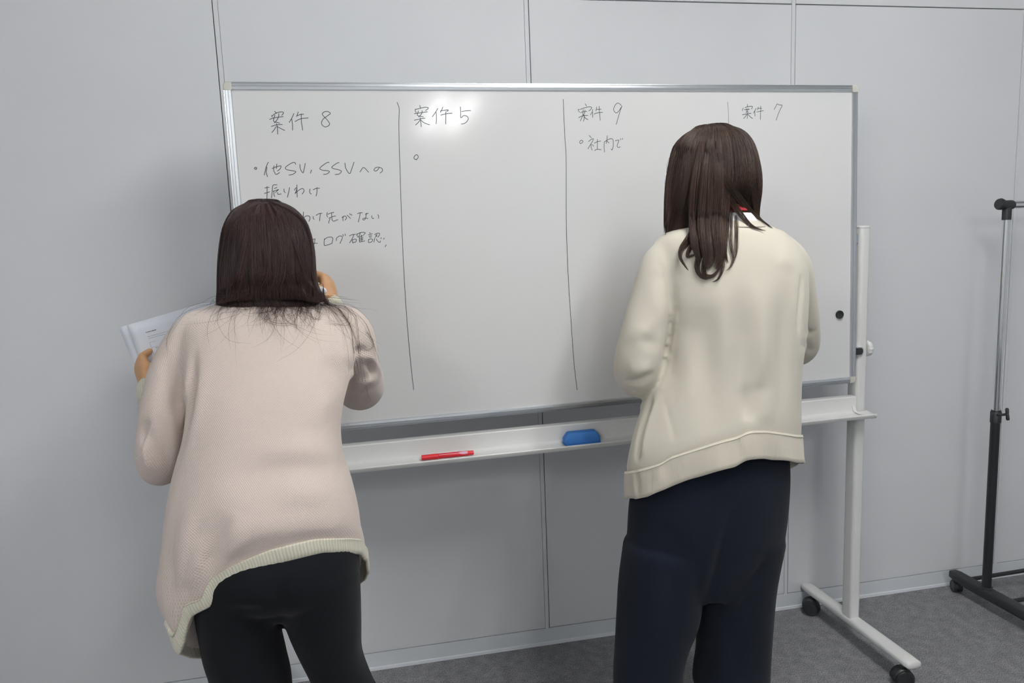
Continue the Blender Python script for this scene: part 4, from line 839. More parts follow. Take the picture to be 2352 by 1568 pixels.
    mb.add(*grid_mesh(sections(rows2, 20, 48)))
    def leg(rws, foot, nn=40):
        K = []
        for r in rws:
            A = P(*r[0], r[2]); Bq = P(*r[1], r[2]); K.append(np.r_[(A + Bq) / 2, (Bq - A) / 2, r[3], r[3], 2.1, 0, 0, 0])
        c0 = K[-1][:3]
        for (cx, cy, cz, a, b_) in foot: K.append(np.r_[c0[0] + cx, c0[1] + cy, cz, a, 0, 0, b_, b_, 2.1, 0, 0, 0])
        return grid_mesh(grid_from(catmull(np.array(K), nn), 40))
    mb.tube([P(605, 1374, -.93), P(643, 1378, -.935), P(685, 1372, -.93)], [.042, .045, .042], seg=18, round_ends=True)
    mb.add(*leg([((445, 1320), (636, 1310), -.905, .105), ((448, 1395), (641, 1385), -.90, .10), ((458, 1450), (642, 1440), -.895, .095), ((470, 1510), (656, 1500), -.895, .088), ((486, 1568), (672, 1568), -.89, .082)], [(.0, .01, .40, .070, .078), (.003, .01, .22, .070, .076), (.006, .0, .06, .074, .080)]))
    mb.add(*leg([((636, 1310), (831, 1300), -.905, .105), ((641, 1375), (832, 1370), -.90, .10), ((657, 1432), (831, 1430), -.892, .095), ((682, 1492), (831, 1500), -.88, .088), ((715, 1568), (855, 1568), -.87, .082)], [(.018, .01, .42, .064, .076), (.024, .01, .22, .066, .075), (.026, .0, .06, .070, .078)]))
    me = remeshed('trousers', mb, .006, 12); wrinkle(me, 6, .005, (1, 1, .4), 8)
    folds(me, [([(640, 1330), (640, 1380), (643, 1425)], .012, -.008), ([(520, 1395), (570, 1405), (620, 1392)], .015, -.006)], -.98)
    link('trousers', me, M['pants_black'], pe)
    make_shoe(FL, pe, .12); make_shoe(FR, pe, -.10)
    # ---- body (one continuous skin)
    mb = MB(); hc = P(615, 582, -.655); fw = np.array([.10, .80, -.38]); upv = np.array([.0, .42, .9])
    q = head_into(mb, hc, fw, upv, .93)
    nb = P(628, 715, -.735)
    mb.tube([hc + np.array([0, -.01, -.03]), hc * .45 + nb * .55 + np.array([0, 0, 0]), nb + np.array([0, -.01, -.03])], [.050, .047, .058], seg=20, n=8)
    K = [np.array([nb[0], -.745, 1.235]), np.array([nb[0] - .005, -.80, 1.14]), np.array([-.225, -.86, 1.0]), np.array([-.21, -.895, .88]), np.array([-.205, -.90, .85])]
    mb.tube(K, [.070, .120, .110, .115, .105], seg=24, n=18, asp=.62, round_ends=True, up=(0, 1, 0))
    sc_ = .62
    mb.tube(la, [.032, .036, .033, .030, .027, .027, .025, .024, .022], seg=16, n=26, round_ends=True)
    mb.tube(ra, [.032, .036, .034, .032, .030, .026, .022], seg=16, n=26, round_ends=True)
    for foot in ([(-.285, -.90, .80), (-.31, -.90, .70), (FL[0], FL[1] + .01, .46), (*FL, .08)], [(-.155, -.90, .80), (-.155, -.90, .70), (FR[0] - .03, FR[1] + .01, .46), (*FR, .08)]): mb.tube(foot, [.045, .048, .042, .032], seg=16, n=12, round_ends=True)
    for fc in (FL, FR): mb.tube([(fc[0], fc[1] - .04, .045), (fc[0], fc[1] + .04, .04), (fc[0], fc[1] + .12, .032)], [.028, .030, .022], seg=14, round_ends=True)
    W1 = np.array(la[-1]); d1 = P(333, 862, -.590) - W1
    tips1 = hand_into(mb, W1 + d1 / np.linalg.norm(d1) * .018, d1, np.array([.70, .60, .1]), np.array([.45, -.55, .35]), .90, curl=(1.1, 1.15, 1.2, 1.25), curl2=1.0, thumb=(.55, .15, .1), thumb_in=.45)
    W2 = np.array(ra[-1]); d2 = P(752, 640, -.375) - W2
    tips2 = hand_into(mb, W2 + d2 / np.linalg.norm(d2) * .016, d2, np.array([-.85, .30, -.1]), np.array([-.1, .2, .9]) * 0 + np.array([-.35, -.55, .35]), .93, curl=(.95, 1.05, 1.15, 1.2), curl2=1.1, thumb=(.55, .5, .3), thumb_in=.5)
    me = remeshed('body', mb, .0034, 2); link('body', me, M['skin'], pe)
    face_parts(q, pe)
    # ---- hair
    hr = [r_((597, 461), (613, 461), -.655, .008, e=2), r_((577, 464), (634, 463), -.656, .030, e=2), r_((556, 472), (655, 469), -.659, .052, e=2), r_((535, 488), (679, 484), -.662, .077), r_((517, 525), (703, 515), -.668, .098), r_((508, 580), (718, 570), -.678, .105), r_((505, 630), (722, 622), -.690, .103), r_((504, 665), (728, 660), -.700, .090), r_((502, 692), (749, 694), -.712, .084), r_((502, 714), (752, 716), -.718, .078)]
    cap, GH = hair_cap(hr, 60, 160, .0045, M['hair_a'], pe, 1.3)
    st = cap_strands(GH, 5200, 16, 11, tmax=(.80, 1.0), lift=(-.001, .0035)); r = np.random.default_rng(5)
    strands_mesh('hair_strands', st, r.uniform(.00020, .00042, len(st)), M['hair_a'], cap, np.clip(r.normal(.45, .25, len(st)), 0, 1))
    bh = bvh_of(cap.data); Lk = [([(598, 470), (575, 540), (560, 610), (545, 660), (508, 690)], [.004, .010, .012, .010, .004], 120), ([(605, 470), (600, 550), (605, 620), (585, 665), (535, 690)], [.004, .012, .014, .010, .004], 150), ([(610, 468), (635, 560), (640, 630), (622, 670), (580, 692)], [.004, .012, .012, .010, .004], 130),
          ([(616, 466), (660, 540), (688, 620), (708, 662), (742, 692)], [.004, .010, .012, .010, .004], 130), ([(612, 468), (650, 560), (662, 640), (690, 680), (725, 694)], [.004, .010, .010, .008, .003], 90), ([(600, 468), (540, 520), (520, 590), (512, 650), (506, 688)], [.004, .009, .010, .008, .003], 90), ([(618, 464), (690, 510), (708, 580), (716, 640), (738, 690)], [.004, .009, .009, .007, .003], 90)]
    lk = np.concatenate([lock(on_surface((bh,), pl, 9, (-.002, .002, .005, .004)), np.interp(np.linspace(0, 1, 9), np.linspace(0, 1, 5), rd), int(ct * 1.6), 16, 80 + i) for i, (pl, rd, ct) in enumerate(Lk)])
    strands_mesh('hair_locks', lk, r.uniform(.0002, .00042, len(lk)), M['hair_a'], cap, np.clip(r.normal(.6, .22, len(lk)), 0, 1))
    # strands that spill over the back of the jumper
    bv = bvh_of(sw_.data); gl = []
    def on_back(pl, k, lift=.004, dy=-.80):
        c_ = catmull(np.array(pl, float), k); return np.array([hit(bv, u, v, dy) - ray(u, v) * lift for u, v in c_])
    for i in range(780):
        u0 = r.normal(645, 62); v0 = 682 + r.uniform(-6, 12); u0 = np.clip(u0, 520, 745); ln = r.exponential(26) + 10 + (r.random() < .06) * r.uniform(20, 70); a = (u0 - 632) / 110 * .9 + r.normal(0, .55); cu = r.normal(0, .9)
        pl = [(u0 - 12 * math.sin(a) * .3, v0 - 26), (u0, v0)]; cu_u, cu_v = u0, v0
        for s_ in range(3): cu_u += math.sin(a) * ln / 3; cu_v += max(.1, math.cos(a)) * ln / 3; a += cu * .6; pl.append((cu_u, cu_v))
        gl.append(on_back(pl, 14, .003 + r.uniform(0, .006), -.79))
    for i in range(30):   # right fall over the shoulder
        a = r.uniform(0, 1); u0 = 735 + a * 12; j = r.normal(0, 9)
        pl = [(u0 - 15, 668), (u0 + 10, 694 + j * .3), (772 + j, 702 + a * 14), (800 + j, 735 + a * 30), (815 + j * 1.4, 790 + a * 30), (820 + j * 2, 830 + 60 * a)]; pl = pl[:int(r.integers(3, 7))] 
        gl.append(on_back(pl, 14, .004, -.77))
    for pl in ([(505, 690), (470, 700), (430, 712), (408, 735), (388, 775), (384, 800), (390, 815)], [(600, 700), (610, 730), (640, 744), (672, 738), (690, 700)], [(690, 700), (700, 722), (730, 732), (748, 705)], [(640, 700), (615, 720), (605, 742)], [(740, 690), (790, 705), (802, 725), (790, 742), (745, 740)], [(838, 760), (850, 772), (856, 790), (846, 804), (838, 805)], [(745, 692), (800, 712), (835, 740), (855, 790), (872, 830)], [(740, 690), (810, 715), (825, 790), (838, 870), (848, 920)], [(760, 700), (805, 740), (812, 800), (822, 850), (828, 880)]):
        for rep in range(3): gl.append(on_back([(u + r.normal(0, 3), v + r.normal(0, 3)) for u, v in pl], 14, .004, -.77))
    gl = np.array(gl); strands_mesh('loose_strands', gl, r.uniform(.00012, .00030, len(gl)), M['hair_a'], cap, np.clip(r.normal(.6, .25, len(gl)), 0, 1))
    # re-origin at the feet
    for ch in pe.children: ch.matrix_parent_inverse = Matrix.Translation(Vector(inv))
    return pe, tips1, tips2, W1, W2, sw_
PL, tips1, tips2, W1, W2, sweaterL = left_person()

# ---- pen in the writing hand and papers in the other hand
pen = empty('white_marker', 'white marker held in the writing hand, tip on the whiteboard', 'marker', tuple(P(741, 667, -.435)))
p0 = np.array([0., 0, 0]); tipw = loc2w(B(*px2board(716, 650), .0005)); dv = tipw - np.array(pen.location); Lp = np.linalg.norm(dv); dv /= Lp
b = MB(); b.tube([p0 - dv * .012, p0 - dv * .009, p0 + dv * (Lp - .03), p0 + dv * (Lp - .025)], [.0055, .0082, .0082, .006], seg=20); flat_by_angle(b.obj('barrel', M['penwhite'], pen), 50)
b = MB(); b.tube([p0 + dv * (Lp - .027), p0 + dv * (Lp - .008), p0 + dv * Lp], [.0055, .003, .0015], seg=14); b.obj('nib', M['ink'], pen)

def sheet(name, label, TL, TR, BL, bend, printed):
    o_ = np.array(TL); e = empty(name, label, 'paper', tuple(TL)); ex = np.array(TR) - o_; ex = ex / np.linalg.norm(ex) * .21; ed = np.array(BL) - o_; ed -= ex * (ed @ ex) / (ex @ ex); ed = ed / np.linalg.norm(ed) * .297; nn = np.cross(ex, ed); nn /= np.linalg.norm(nn)
    if nn[1] > 0: nn = -nn
    def S_(a, c, h=0): return ex * a + ed * c + nn * (bend * math.sin(a * PI) * (1 - .3 * c) + h)
    n1, n2 = 16, 14; V = [S_(i / n1, j / n2) for j in range(n2 + 1) for i in range(n1 + 1)]; w = n1 + 1
    me = mesh_np('sheet', V, [(j * w + i, j * w + i + 1, (j + 1) * w + i + 1, (j + 1) * w + i) for j in range(n2) for i in range(n1)]); o = link('paper_sheet', me, M['paper'], e); s_ = o.modifiers.new('s', 'SOLIDIFY'); s_.thickness = .00018
    if printed:
        def bar(mb, a0, c0, a1, c1, th_=.0014, dens=1.):
            x = a0
            while x < a1:
                w_ = min(a1 - x, random.uniform(.005, .020) if dens < 1 else a1 - x); n_ = 3; V = [S_(x + (w_) * k / n_, (c0 + (c1 - c0) * ((x - a0) / (a1 - a0 + 1e-9))) + dc, .0004) for dc in (0, th_ / .297) for k in range(n_ + 1)]
                mb.add(V, [(k, k + 1, n_ + 2 + k, n_ + 1 + k) for k in range(n_)]); x += w_ + (random.uniform(.002, .006) if dens < 1 else 1)
        random.seed(3); mb = MB(); mb2 = MB()
        bar(mb, .16, .085, .27, .085, .0017, .5); bar(mb2, .16, .120, .60, .120, .0011, .5); bar(mb2, .165, .134, .50, .134, .0011, .5)
        for cc in (.165, .205): bar(mb2, .16, cc, .90, cc, .0006)
        bar(mb, .45, .176, .60, .176, .0017, .5); bar(mb2, .20, .212, .30, .212, .002, .5)
        for q_, c_ in ((.24, .245), (.24, .275), (.24, .31), (.24, .35), (.24, .40)): bar(mb2, q_, c_, q_ + .45, c_, .0011, .5)
        V = [S_(.16 + da, .165 + k * .06, .0004) for da in (0, .003) for k in range(12)]; mb2.add(V, [(k, k + 1, 13 + k, 12 + k) for k in range(11)])
        V = [S_(.90 + da, .165 + k * .06, .0004) for da in (0, .003) for k in range(12)]; mb2.add(V, [(k, k + 1, 13 + k, 12 + k) for k in range(11)])
        pt = link('printed_text', mesh_np('t', np.vstack(mb.V), mb.F), M['print'], o, False); pt['kind'] = 'stuff'; pf = link('printed_form', mesh_np('t', np.vstack(mb2.V), mb2.F), M['printg'], o, False); pf['kind'] = 'stuff'
sheet('paper_sheet', 'printed white form held up in the left hand, front sheet', P(291, 747, -.570), P(498, 690, -.575), P(352, 872, -.57), .006, True)
sheet('paper_sheet', 'white sheet showing along the left edge behind the printed form', P(273, 752, -.564), P(484, 690, -.569), P(338, 880, -.564), .006, False)

# ================================================================== RIGHT PERSON
def right_person():
    fa = (P(1415, 1568, -.70) + P(1555, 1568, -.70)) / 2; fb = (P(1598, 1568, -.66) + P(1755, 1568, -.66)) / 2; FL, FR = (fa[0] - .006, fa[1]), (fb[0] + .006, fb[1])
    pe = empty('person', 'person with long brown hair, beige cardigan and navy trousers, standing upright', 'person', (.80, -.70, 0))
    inv = -np.array([.80, -.70, 0])
    rows = [r_((1626, 513), (1722, 513), -.69, .045, e=2), r_((1594, 518), (1742, 517), -.695, .066), r_((1546, 527), (1768, 523), -.70, .082), r_((1508, 556), (1808, 550), -.70, .098), r_((1502, 605), (1838, 596), -.705, .108), r_((1510, 680), (1843, 665), -.71, .114),
            r_((1522, 760), (1838, 750), -.71, .114), r_((1515, 840), (1828, 835), -.71, .114), r_((1490, 910), (1825, 900), -.71, .117, lift=.01), r_((1466, 980), (1825, 950), -.71, .120, lift=.04), r_((1450, 1040), (1826, 985), -.71, .122, lift=.065, drop=.02), r_((1443, 1082), (1826, 1004), -.71, .122, lift=.082, drop=.035)]
    G = sections(rows, 60, 120)
    seamB = [(1443, 1082), (1466, 1078), (1500, 1069), (1520, 1063), (1540, 1049), (1600, 1030), (1660, 1011), (1695, 1003), (1705, 996), (1722, 990), (1760, 990), (1826, 999)]
    seamF = [(1443, 1082), (1560, 1075), (1700, 1050), (1790, 1030), (1826, 1004)]
    botB = [(1443, 1144), (1460, 1146), (1490, 1140), (1530, 1123), (1545, 1115), (1582, 1101), (1640, 1085), (1698, 1071), (1703, 1060), (1714, 1057), (1760, 1053), (1790, 1055), (1832, 1064)]
    botF = [(1443, 1144), (1560, 1130), (1700, 1108), (1790, 1092), (1832, 1064)]
    dz = smooth_ring(edge_fit(G[-1], seamB, seamF)); wr = np.clip((np.arange(60) - 34) / 25, 0, 1) ** 1.6
    G[:, :, 2] += wr[:, None] * dz[None]; FADE[:] = [G[-1].copy()]; cg = G[-1].mean(0); G[-1, :, :2] = cg[:2] + (G[-1, :, :2] - cg[:2]) * .95; G[-1, :, 2] -= .018; G[-2, :, 2] -= .004
    mb = MB(); mb.add(*grid_mesh(G, cavity=[(.012, .935), (.045, .85), (.085, .70), (.105, .45)]))
    la = [P(1560, 575, -.70), P(1520, 612, -.705), P(1497, 690, -.71), P(1478, 770, -.715), P(1466, 835, -.705), P(1470, 862, -.665), P(1500, 862, -.60), P(1555, 845, -.52), P(1585, 835, -.48)]
    lr = [.045, .050, .053, .056, .058, .056, .048, .036, .028]
    mb.tube(la, lr, seg=28, n=46, round_ends=True)
    ra = [P(1775, 568, -.70), P(1812, 610, -.70), P(1826, 680, -.675), P(1836, 745, -.64), P(1836, 792, -.60), P(1815, 795, -.55), P(1770, 780, -.48), P(1740, 770, -.44)]
    rr = [.045, .050, .050, .050, .050, .046, .036, .028]
    mb.tube(ra, rr, seg=28, n=44, round_ends=True)
    me = remeshed('cardigan', mb, .0048, 6); ax = [(np.array([G[i].mean(0) for i in range(0, 60, 6)]), .13, .16, 0), (np.array(la[1:]), .055, .055, 1), (np.array(ra[1:]), .05, .05, 2)]; wrinkle(me, 4, .005, (1.2, 1, .35), 21, ax)
    folds(me, [([(1553, 650), (1545, 740), (1530, 820), (1512, 880)], .014, -.006), ([(1570, 640), (1562, 740), (1548, 830)], .022, .005), ([(1500, 640), (1510, 700), (1512, 760)], .02, .006), ([(1470, 775), (1490, 785), (1515, 800)], .014, -.004), ([(1440, 790), (1470, 760), (1500, 770)], .02, .004), ([(1428, 868), (1450, 880), (1480, 868), (1505, 855)], .011, -.009), ([(1440, 850), (1470, 850), (1500, 838)], .016, .006), ([(1444, 885), (1455, 900), (1462, 908)], .009, -.007),
               ([(1500, 908), (1480, 965), (1468, 1015), (1462, 1078)], .008, -.020), ([(1512, 900), (1493, 965), (1478, 1020), (1474, 1075)], .008, .006), ([(1522, 900), (1535, 950), (1548, 1000), (1550, 1030)], .004, -.0030), ([(1742, 640), (1748, 800), (1742, 900)], .022, .010), ([(1700, 660), (1705, 840), (1708, 960)], .028, -.009), ([(1660, 660), (1662, 800), (1655, 950)], .022, .006), ([(1722, 880), (1716, 930), (1722, 985)], .018, -.008), ([(1755, 890), (1760, 950), (1762, 1000)], .018, .005), ([(1800, 640), (1798, 800), (1800, 950)], .020, -.009), ([(1620, 700), (1630, 880), (1610, 1000)], .03, -.008), ([(1585, 760), (1585, 880), (1580, 1000)], .028, .008),
               ([(1482, 590), (1520, 612), (1522, 645), (1533, 700)], .0035, -.0025), ([(1842, 625), (1838, 700), (1832, 780)], .006, -.009), ([(1845, 760), (1860, 765), (1876, 760)], .008, -.006), ([(1838, 790), (1855, 800), (1872, 810)], .009, -.005), ([(1790, 620), (1800, 600), (1820, 590)], .02, .004)], -.82)
    ax = [(np.array([G[i].mean(0) for i in range(0, 60, 6)]), .13, .16, 0), (np.array(la[1:]), .055, .055, 1), (np.array(ra[1:]), .05, .05, 2)]
    relax(me); knit_attr(me, ax); sw_ = link('cardigan', me, M['knit_beige'], pe); FADE.clear()
    rb = [rows[-1], r_((1443, 1112), (1829, 1034), -.71, .125, lift=.084, drop=.038), r_((1445, 1145), (1832, 1064), -.71, .127, lift=.084, drop=.042)]
    GB = sections(rb, 8, 240); z0 = smooth_ring(edge_fit(GB[0], seamB, seamF), 3); z1 = smooth_ring(edge_fit(GB[-1], botB, botF), 3); ww = np.linspace(0, 1, 8)[:, None]
    GB[:, :, 2] += z0 * (1 - ww) + z1 * ww; c = GB.mean(1, keepdims=True); d = GB - c; Ln = np.linalg.norm(d, axis=2, keepdims=True); th_ = np.arange(240)
    wav = .0045 * np.sin(th_ / 240 * 2 * PI * 7 + .6) + .0025 * np.sin(th_ / 240 * 2 * PI * 17)
    GB = GB + d / Ln * (.0036 + wav[None, :] * np.linspace(0, 1, 8)[:, None] ** 1.5)[..., None]; sb = MB(); dd_ = GB[1] - GB[1].mean(0); dd_ /= np.linalg.norm(dd_, axis=1)[:, None]; rg = GB[1] + dd_ * .0006 + np.array([0, 0, .004]); sb.tube(np.vstack([rg, rg[:2]]), .0009, seg=6, caps=False); sb.obj('hem_seam', M['rib_cream'], sw_)
    hb = band_obj('hem_band', GB, .0035, M['rib_beige'], sw_); folds(hb.data, [([(1462, 1082), (1463, 1110), (1464, 1142)], .007, -.012), ([(1551, 1048), (1566, 1075), (1580, 1099)], .0022, -.0022), ([(1697, 1004), (1699, 1035), (1700, 1066)], .005, -.006), ([(1712, 1000), (1712, 1030), (1712, 1055)], .008, .004), ([(1520, 1070), (1518, 1100), (1512, 1124)], .008, .004), ([(1500, 1075), (1494, 1105), (1488, 1134)], .006, -.004)], -.82)
    for pts, rad in ((la, .028), (ra, .028)):
        p1, p0 = np.array(pts[-1]), np.array(pts[-2]); dd = p1 - p0; dd /= np.linalg.norm(dd); b = MB(); b.tube([p1 - dd * .012, p1 + dd * .015, p1 + dd * .035, p1 + dd * .038], [rad * 1.04, rad * 1.05, rad, rad * .93], seg=40); me = b.mesh('cuff')
        at = me.attributes.new('knit', 'FLOAT_VECTOR', 'POINT'); at.data.foreach_set('vector', np.array([((i % 40) / 40 * 2 * PI * rad, i // 40 * .01, 0) for i in range(len(me.vertices))], np.float32).ravel()); link('cuff', me, M['rib_beige'], sw_)
    # front opening of the cardigan, its lacy edge shows below the hem on the right
    b = MB(); f0 = P(1796, 1058, -.672); V = []
    for i, z in enumerate(np.linspace(0, 1, 8)):
        for j, x in enumerate((0, .012, .024)): V.append(np.array([f0[0] + x + .004 - z * .010 - (z > .6) * (z - .6) * j * .010, -.672 - j * .002, f0[2] + .02 - z * .050]))
    b.add(V, [(i * 3 + j, i * 3 + j + 1, (i + 1) * 3 + j + 1, (i + 1) * 3 + j) for i in range(7) for j in range(2)]); me = mesh_np('front_edge', np.vstack(b.V), b.F); o = link('front_edge', me, M['rib_beige'], sw_); s_ = o.modifiers.new('s', 'SOLIDIFY'); s_.thickness = .003
    for k in range(7):
        p_ = P(1816 - k * 2.6, 1064 + k * 3.6, -.678); b = MB(); b.tube([p_ - np.array([.002, 0, 0]), p_ + np.array([.002, 0, .001])], [.0026, .0026], seg=10, round_ends=True); b.obj('bead', M['rib_cream'], o)
    # collar ribbing + shirt + strap + neck
    b = MB(); cR = []
    rc = [r_((1616, 489), (1736, 495), -.70, .060, e=2), r_((1604, 500), (1742, 503), -.70, .066), r_((1594, 512), (1752, 515), -.70, .074)]
    rc = [r_((1614, 507), (1739, 508), -.70, .063, e=2), r_((1603, 514), (1746, 514), -.70, .070), r_((1590, 524), (1756, 522), -.70, .079)]
    nr_ = band_obj('neck_ribbing', sections(rc, 6, 120), .004, M['rib_beige'], sw_)
    rs = [r_((1628, 489), (1721, 490), -.70, .056, e=2), r_((1620, 500), (1730, 501), -.70, .060), r_((1612, 512), (1739, 513), -.70, .064)]
    sc_ = band_obj('shirt_collar', sections(rs, 6, 80), .003, M['shirt'], pe)
    rs = [r_((1636, 474), (1716, 475), -.695, .051, e=2), r_((1634, 484), (1719, 486), -.695, .052)]
    band_obj('lanyard', sections(rs, 5, 80), .0025, M['lanyard'], pe)
    # ---- trousers
    mb = MB(); rows2 = [r_((1490, 1010), (1795, 960), -.70, .095), r_((1470, 1090), (1801, 1050), -.70, .115), r_((1452, 1160), (1801, 1120), -.70, .12), r_((1446, 1240), (1796, 1200), -.70, .115), r_((1440, 1310), (1785, 1280), -.70, .10), r_((1445, 1360), (1770, 1350), -.70, .08)]
    mb.add(*grid_mesh(sections(rows2, 22, 48)))
    def leg(rws, foot, nn=40):
        K = []
        for r in rws:
            A = P(*r[0], r[2]); Bq = P(*r[1], r[2]); K.append(np.r_[(A + Bq) / 2, (Bq - A) / 2, r[3], r[3], 2.2, 0, 0, 0])
        c0 = K[-1][:3]
        for (cx, cy, cz, a, b_) in foot: K.append(np.r_[c0[0] + cx, c0[1] + cy, cz, a, 0, 0, b_, b_, 2.2, 0, 0, 0])
        return grid_mesh(grid_from(catmull(np.array(K), nn), 40))
    mb.add(*leg([((1440, 1250), (1625, 1250), -.705, .10), ((1428, 1340), (1610, 1340), -.705, .095), ((1423, 1415), (1599, 1418), -.705, .09), ((1419, 1490), (1570, 1490), -.705, .085), ((1415, 1568), (1555, 1568), -.70, .085)], [(-.004, 0, .16, .076, .086), (-.006, 0, .035, .080, .090)]))
    mb.add(*leg([((1620, 1230), (1792, 1230), -.70, .10), ((1605, 1330), (1774, 1330), -.69, .095), ((1602, 1418), (1767, 1405), -.68, .09), ((1606, 1490), (1760, 1490), -.67, .085), ((1598, 1568), (1755, 1568), -.66, .085)], [(.004, 0, .16, .080, .088), (.006, 0, .035, .084, .090)]))
    me = remeshed('trousers', mb, .006, 12); wrinkle(me, 5, .005, (1.4, 1, .25), 33)
    folds(me, [([(1690, 1150), (1665, 1240), (1640, 1340), (1605, 1410)], .014, -.010), ([(1745, 1250), (1720, 1330), (1680, 1390), (1620, 1425)], .016, .005), ([(1680, 1390), (1720, 1330), (1770, 1290)], .014, -.006), ([(1500, 1200), (1495, 1350), (1480, 1500)], .03, .006), ([(1550, 1200), (1545, 1350), (1530, 1500)], .03, -.005), ([(1700, 1430), (1690, 1500), (1700, 1560)], .02, -.006), ([(1640, 1440), (1650, 1500), (1660, 1560)], .02, .005)], -.80)
    link('trousers', me, M['pants_navy'], pe); make_shoe(FL, pe, .08); make_shoe(FR, pe, -.12)
    # ---- body
    mb = MB(); hc = P(1637, 404, -.66); fw = np.array([.02, .93, -.30]); q = head_into(mb, hc, fw, np.array([0, .3, .95]), .93)
    nb = P(1675, 505, -.69)
    mb.tube([hc + np.array([.005, -.015, -.04]), hc * .4 + nb * .6 + np.array([0, -.005, 0]), nb + np.array([0, -.0, -.04])], [.048, .046, .056], seg=20, n=8)
    mb.tube([(nb[0], -.70, 1.36), (nb[0] + .005, -.705, 1.27), (.80, -.71, 1.10), (.79, -.70, .98), (.78, -.70, .88)], [.075, .135, .12, .13, .125], seg=24, n=18, asp=.62, round_ends=True, up=(0, 1, 0))
    mb.tube(la, [.034, .038, .038, .036, .036, .034, .030, .024, .021], seg=16, n=26, round_ends=True); mb.tube(ra, [.034, .038, .037, .036, .035, .032, .026, .021], seg=16, n=26, round_ends=True)
    for foot in ([(.70, -.70, .80), (FL[0], FL[1], .45), (*FL, .08)], [(.84, -.70, .80), (FR[0], FR[1], .45), (*FR, .08)]): mb.tube(foot, [.07, .048, .033], seg=16, n=12, round_ends=True)
    for fc in (FL, FR): mb.tube([(fc[0], fc[1] - .04, .045), (fc[0], fc[1] + .04, .04), (fc[0], fc[1] + .12, .032)], [.028, .030, .022], seg=14, round_ends=True)
    for pts, sd, nn in ((la, np.array([-.1, -.2, .9]), np.array([.75, .2, -.1])), (ra, np.array([.1, -.2, .9]), np.array([-.75, .2, -.1]))):
        p1, p0 = np.array(pts[-1]), np.array(pts[-2]); dd = p1 - p0; dd /= np.linalg.norm(dd); hand_into(mb, p1 + dd * .035, dd + np.array([0, .2, .15]), nn, sd, .93, curl=(.6, .7, .75, .8), thumb=(.6, .5, .3), thumb_in=.4)
    me = remeshed('body', mb, .0034, 2); link('body', me, M['skin'], pe); face_parts(q, pe)
    # ---- hair
    hr = [r_((1618, 291), (1642, 290), -.660, .012, e=2), r_((1602, 294), (1664, 291), -.662, .040, e=2), r_((1578, 309), (1694, 305), -.666, .070), r_((1558, 335), (1714, 333), -.67, .090), r_((1548, 378), (1725, 372), -.675, .100), r_((1542, 420), (1731, 410), -.68, .102), r_((1537, 458), (1734, 445), -.682, .090), r_((1533, 495), (1734, 478), -.682, .070, drop=.0), r_((1531, 536), (1737, 508), -.682, .050)]
    cap, GH = hair_cap(hr, 60, 160, .0045, M['hair_b'], pe, 7.7, edge=[(1525, 532), (1545, 542), (1600, 548), (1650, 545), (1662, 520), (1668, 480), (1680, 468), (1700, 468), (1716, 480), (1730, 498), (1740, 512)], w0=.6)
    st = cap_strands(GH, 4800, 16, 21, tmax=(.82, 1.0), lift=(-.001, .0035)); r = np.random.default_rng(6)
    tn = np.clip(r.normal(.45, .25, len(st)), 0, 1); strands_mesh('hair_strands', st, r.uniform(.00020, .00042, len(st)), M['hair_b'], cap, tn)
    bv = bvh_of(sw_.data); bh = bvh_of(cap.data)
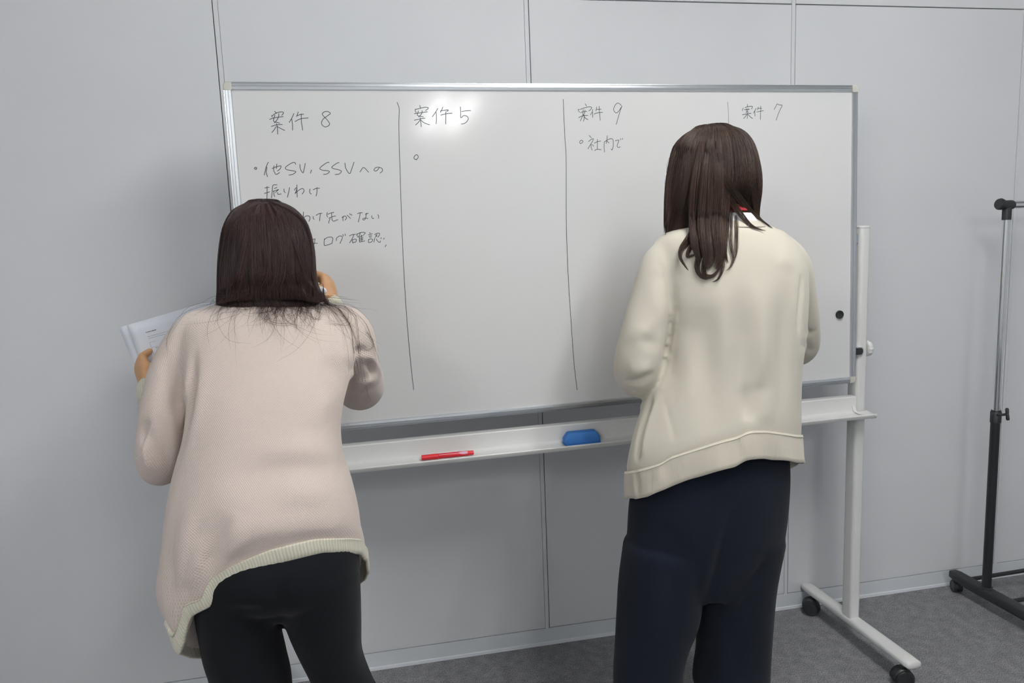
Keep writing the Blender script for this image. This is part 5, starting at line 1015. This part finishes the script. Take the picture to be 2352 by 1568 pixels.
    # locks: (polyline, bundle radii in m, number of strands)
    locks = [([(1612, 325), (1604, 400), (1600, 470), (1598, 520), (1596, 560), (1608, 605)], [.006, .014, .019, .018, .012, .005], 330),
             ([(1630, 320), (1628, 390), (1625, 470), (1622, 530), (1628, 580), (1624, 622)], [.006, .016, .021, .021, .017, .008], 430),
             ([(1650, 322), (1655, 400), (1652, 470), (1650, 530), (1655, 580), (1643, 620)], [.006, .015, .018, .019, .015, .006], 400),
             ([(1645, 340), (1655, 400), (1666, 450), (1666, 520), (1663, 575), (1672, 606)], [.004, .009, .010, .009, .007, .003], 160),
             ([(1600, 500), (1590, 540), (1566, 570), (1564, 595), (1582, 622)], [.012, .010, .006, .0035, .002], 110),
             ([(1608, 540), (1585, 570), (1580, 590), (1610, 575)], [.006, .004, .003, .001], 30),
             ([(1650, 350), (1668, 410), (1694, 450), (1718, 480), (1745, 503), (1775, 525)], [.004, .010, .010, .007, .003, .001], 110),
             ([(1665, 440), (1700, 490), (1728, 520), (1760, 530)], [.008, .006, .003, .001], 40),
             ([(1690, 470), (1692, 530), (1690, 580), (1678, 612), (1665, 622)], [.006, .005, .004, .002, .001], 16),
             ([(1680, 470), (1678, 540), (1682, 580), (1686, 600)], [.005, .005, .004, .002], 14),
             ([(1620, 560), (1602, 600), (1605, 628), (1625, 638), (1650, 620), (1655, 590)], [.008, .006, .004, .003, .002, .001], 60),
             ([(1640, 560), (1620, 600), (1618, 630), (1640, 632), (1662, 600)], [.010, .006, .004, .003, .001], 60),
             ([(1650, 570), (1660, 610), (1650, 640), (1635, 648)], [.007, .004, .002, .001], 24),
             ([(1555, 360), (1545, 420), (1532, 470), (1530, 520), (1528, 540)], [.004, .005, .004, .003, .001], 34),
             ([(1720, 400), (1733, 450), (1738, 490), (1748, 505), (1770, 520)], [.006, .006, .005, .003, .001], 60)]
    gl = []
    for i, (pl, rd, ct) in enumerate(locks): gl.append(lock(on_surface((bv, bh, bvh_of(nr_.data), bvh_of(sc_.data)), pl, len(pl) * 2 - 1, (-.001, .004, .010, .010) if i < 5 else (.003, .006, .006)), np.interp(np.linspace(0, 1, len(pl) * 2 - 1), np.linspace(0, 1, len(pl)), rd), int(ct * 1.6), 18, 50 + i))
    gl = np.concatenate(gl); strands_mesh('hair_locks', gl, r.uniform(.0002, .00042, len(gl)), M['hair_b'], cap, np.clip(r.normal(.62, .22, len(gl)), 0, 1))
    fl_ = []
    for i in range(60):
        s_ = r.choice([-1, 1]); u0 = 1540 if s_ < 0 else 1728; j = r.normal(0, 4, 6); v = 330 + r.uniform(0, 60)
        fl_.append([P(u0 + (12 if s_ < 0 else -8), v, -.68), P(u0 + j[0] - 2, v + 50, -.69), P(u0 + s_ * 8 * r.random() + j[1], v + 110, -.70), P(u0 + s_ * 12 * r.random() + j[2], min(v + 160, 520), -.70)])
    fl_ = np.array([catmull(np.array(f), 14) for f in fl_]); strands_mesh('loose_strands', fl_, r.uniform(.0002, .0004, len(fl_)), M['hair_b'], cap, np.clip(r.normal(.6, .2, len(fl_)), 0, 1))
    for ch in pe.children: ch.matrix_parent_inverse = Matrix.Translation(Vector(inv))
    return pe
PR = right_person()
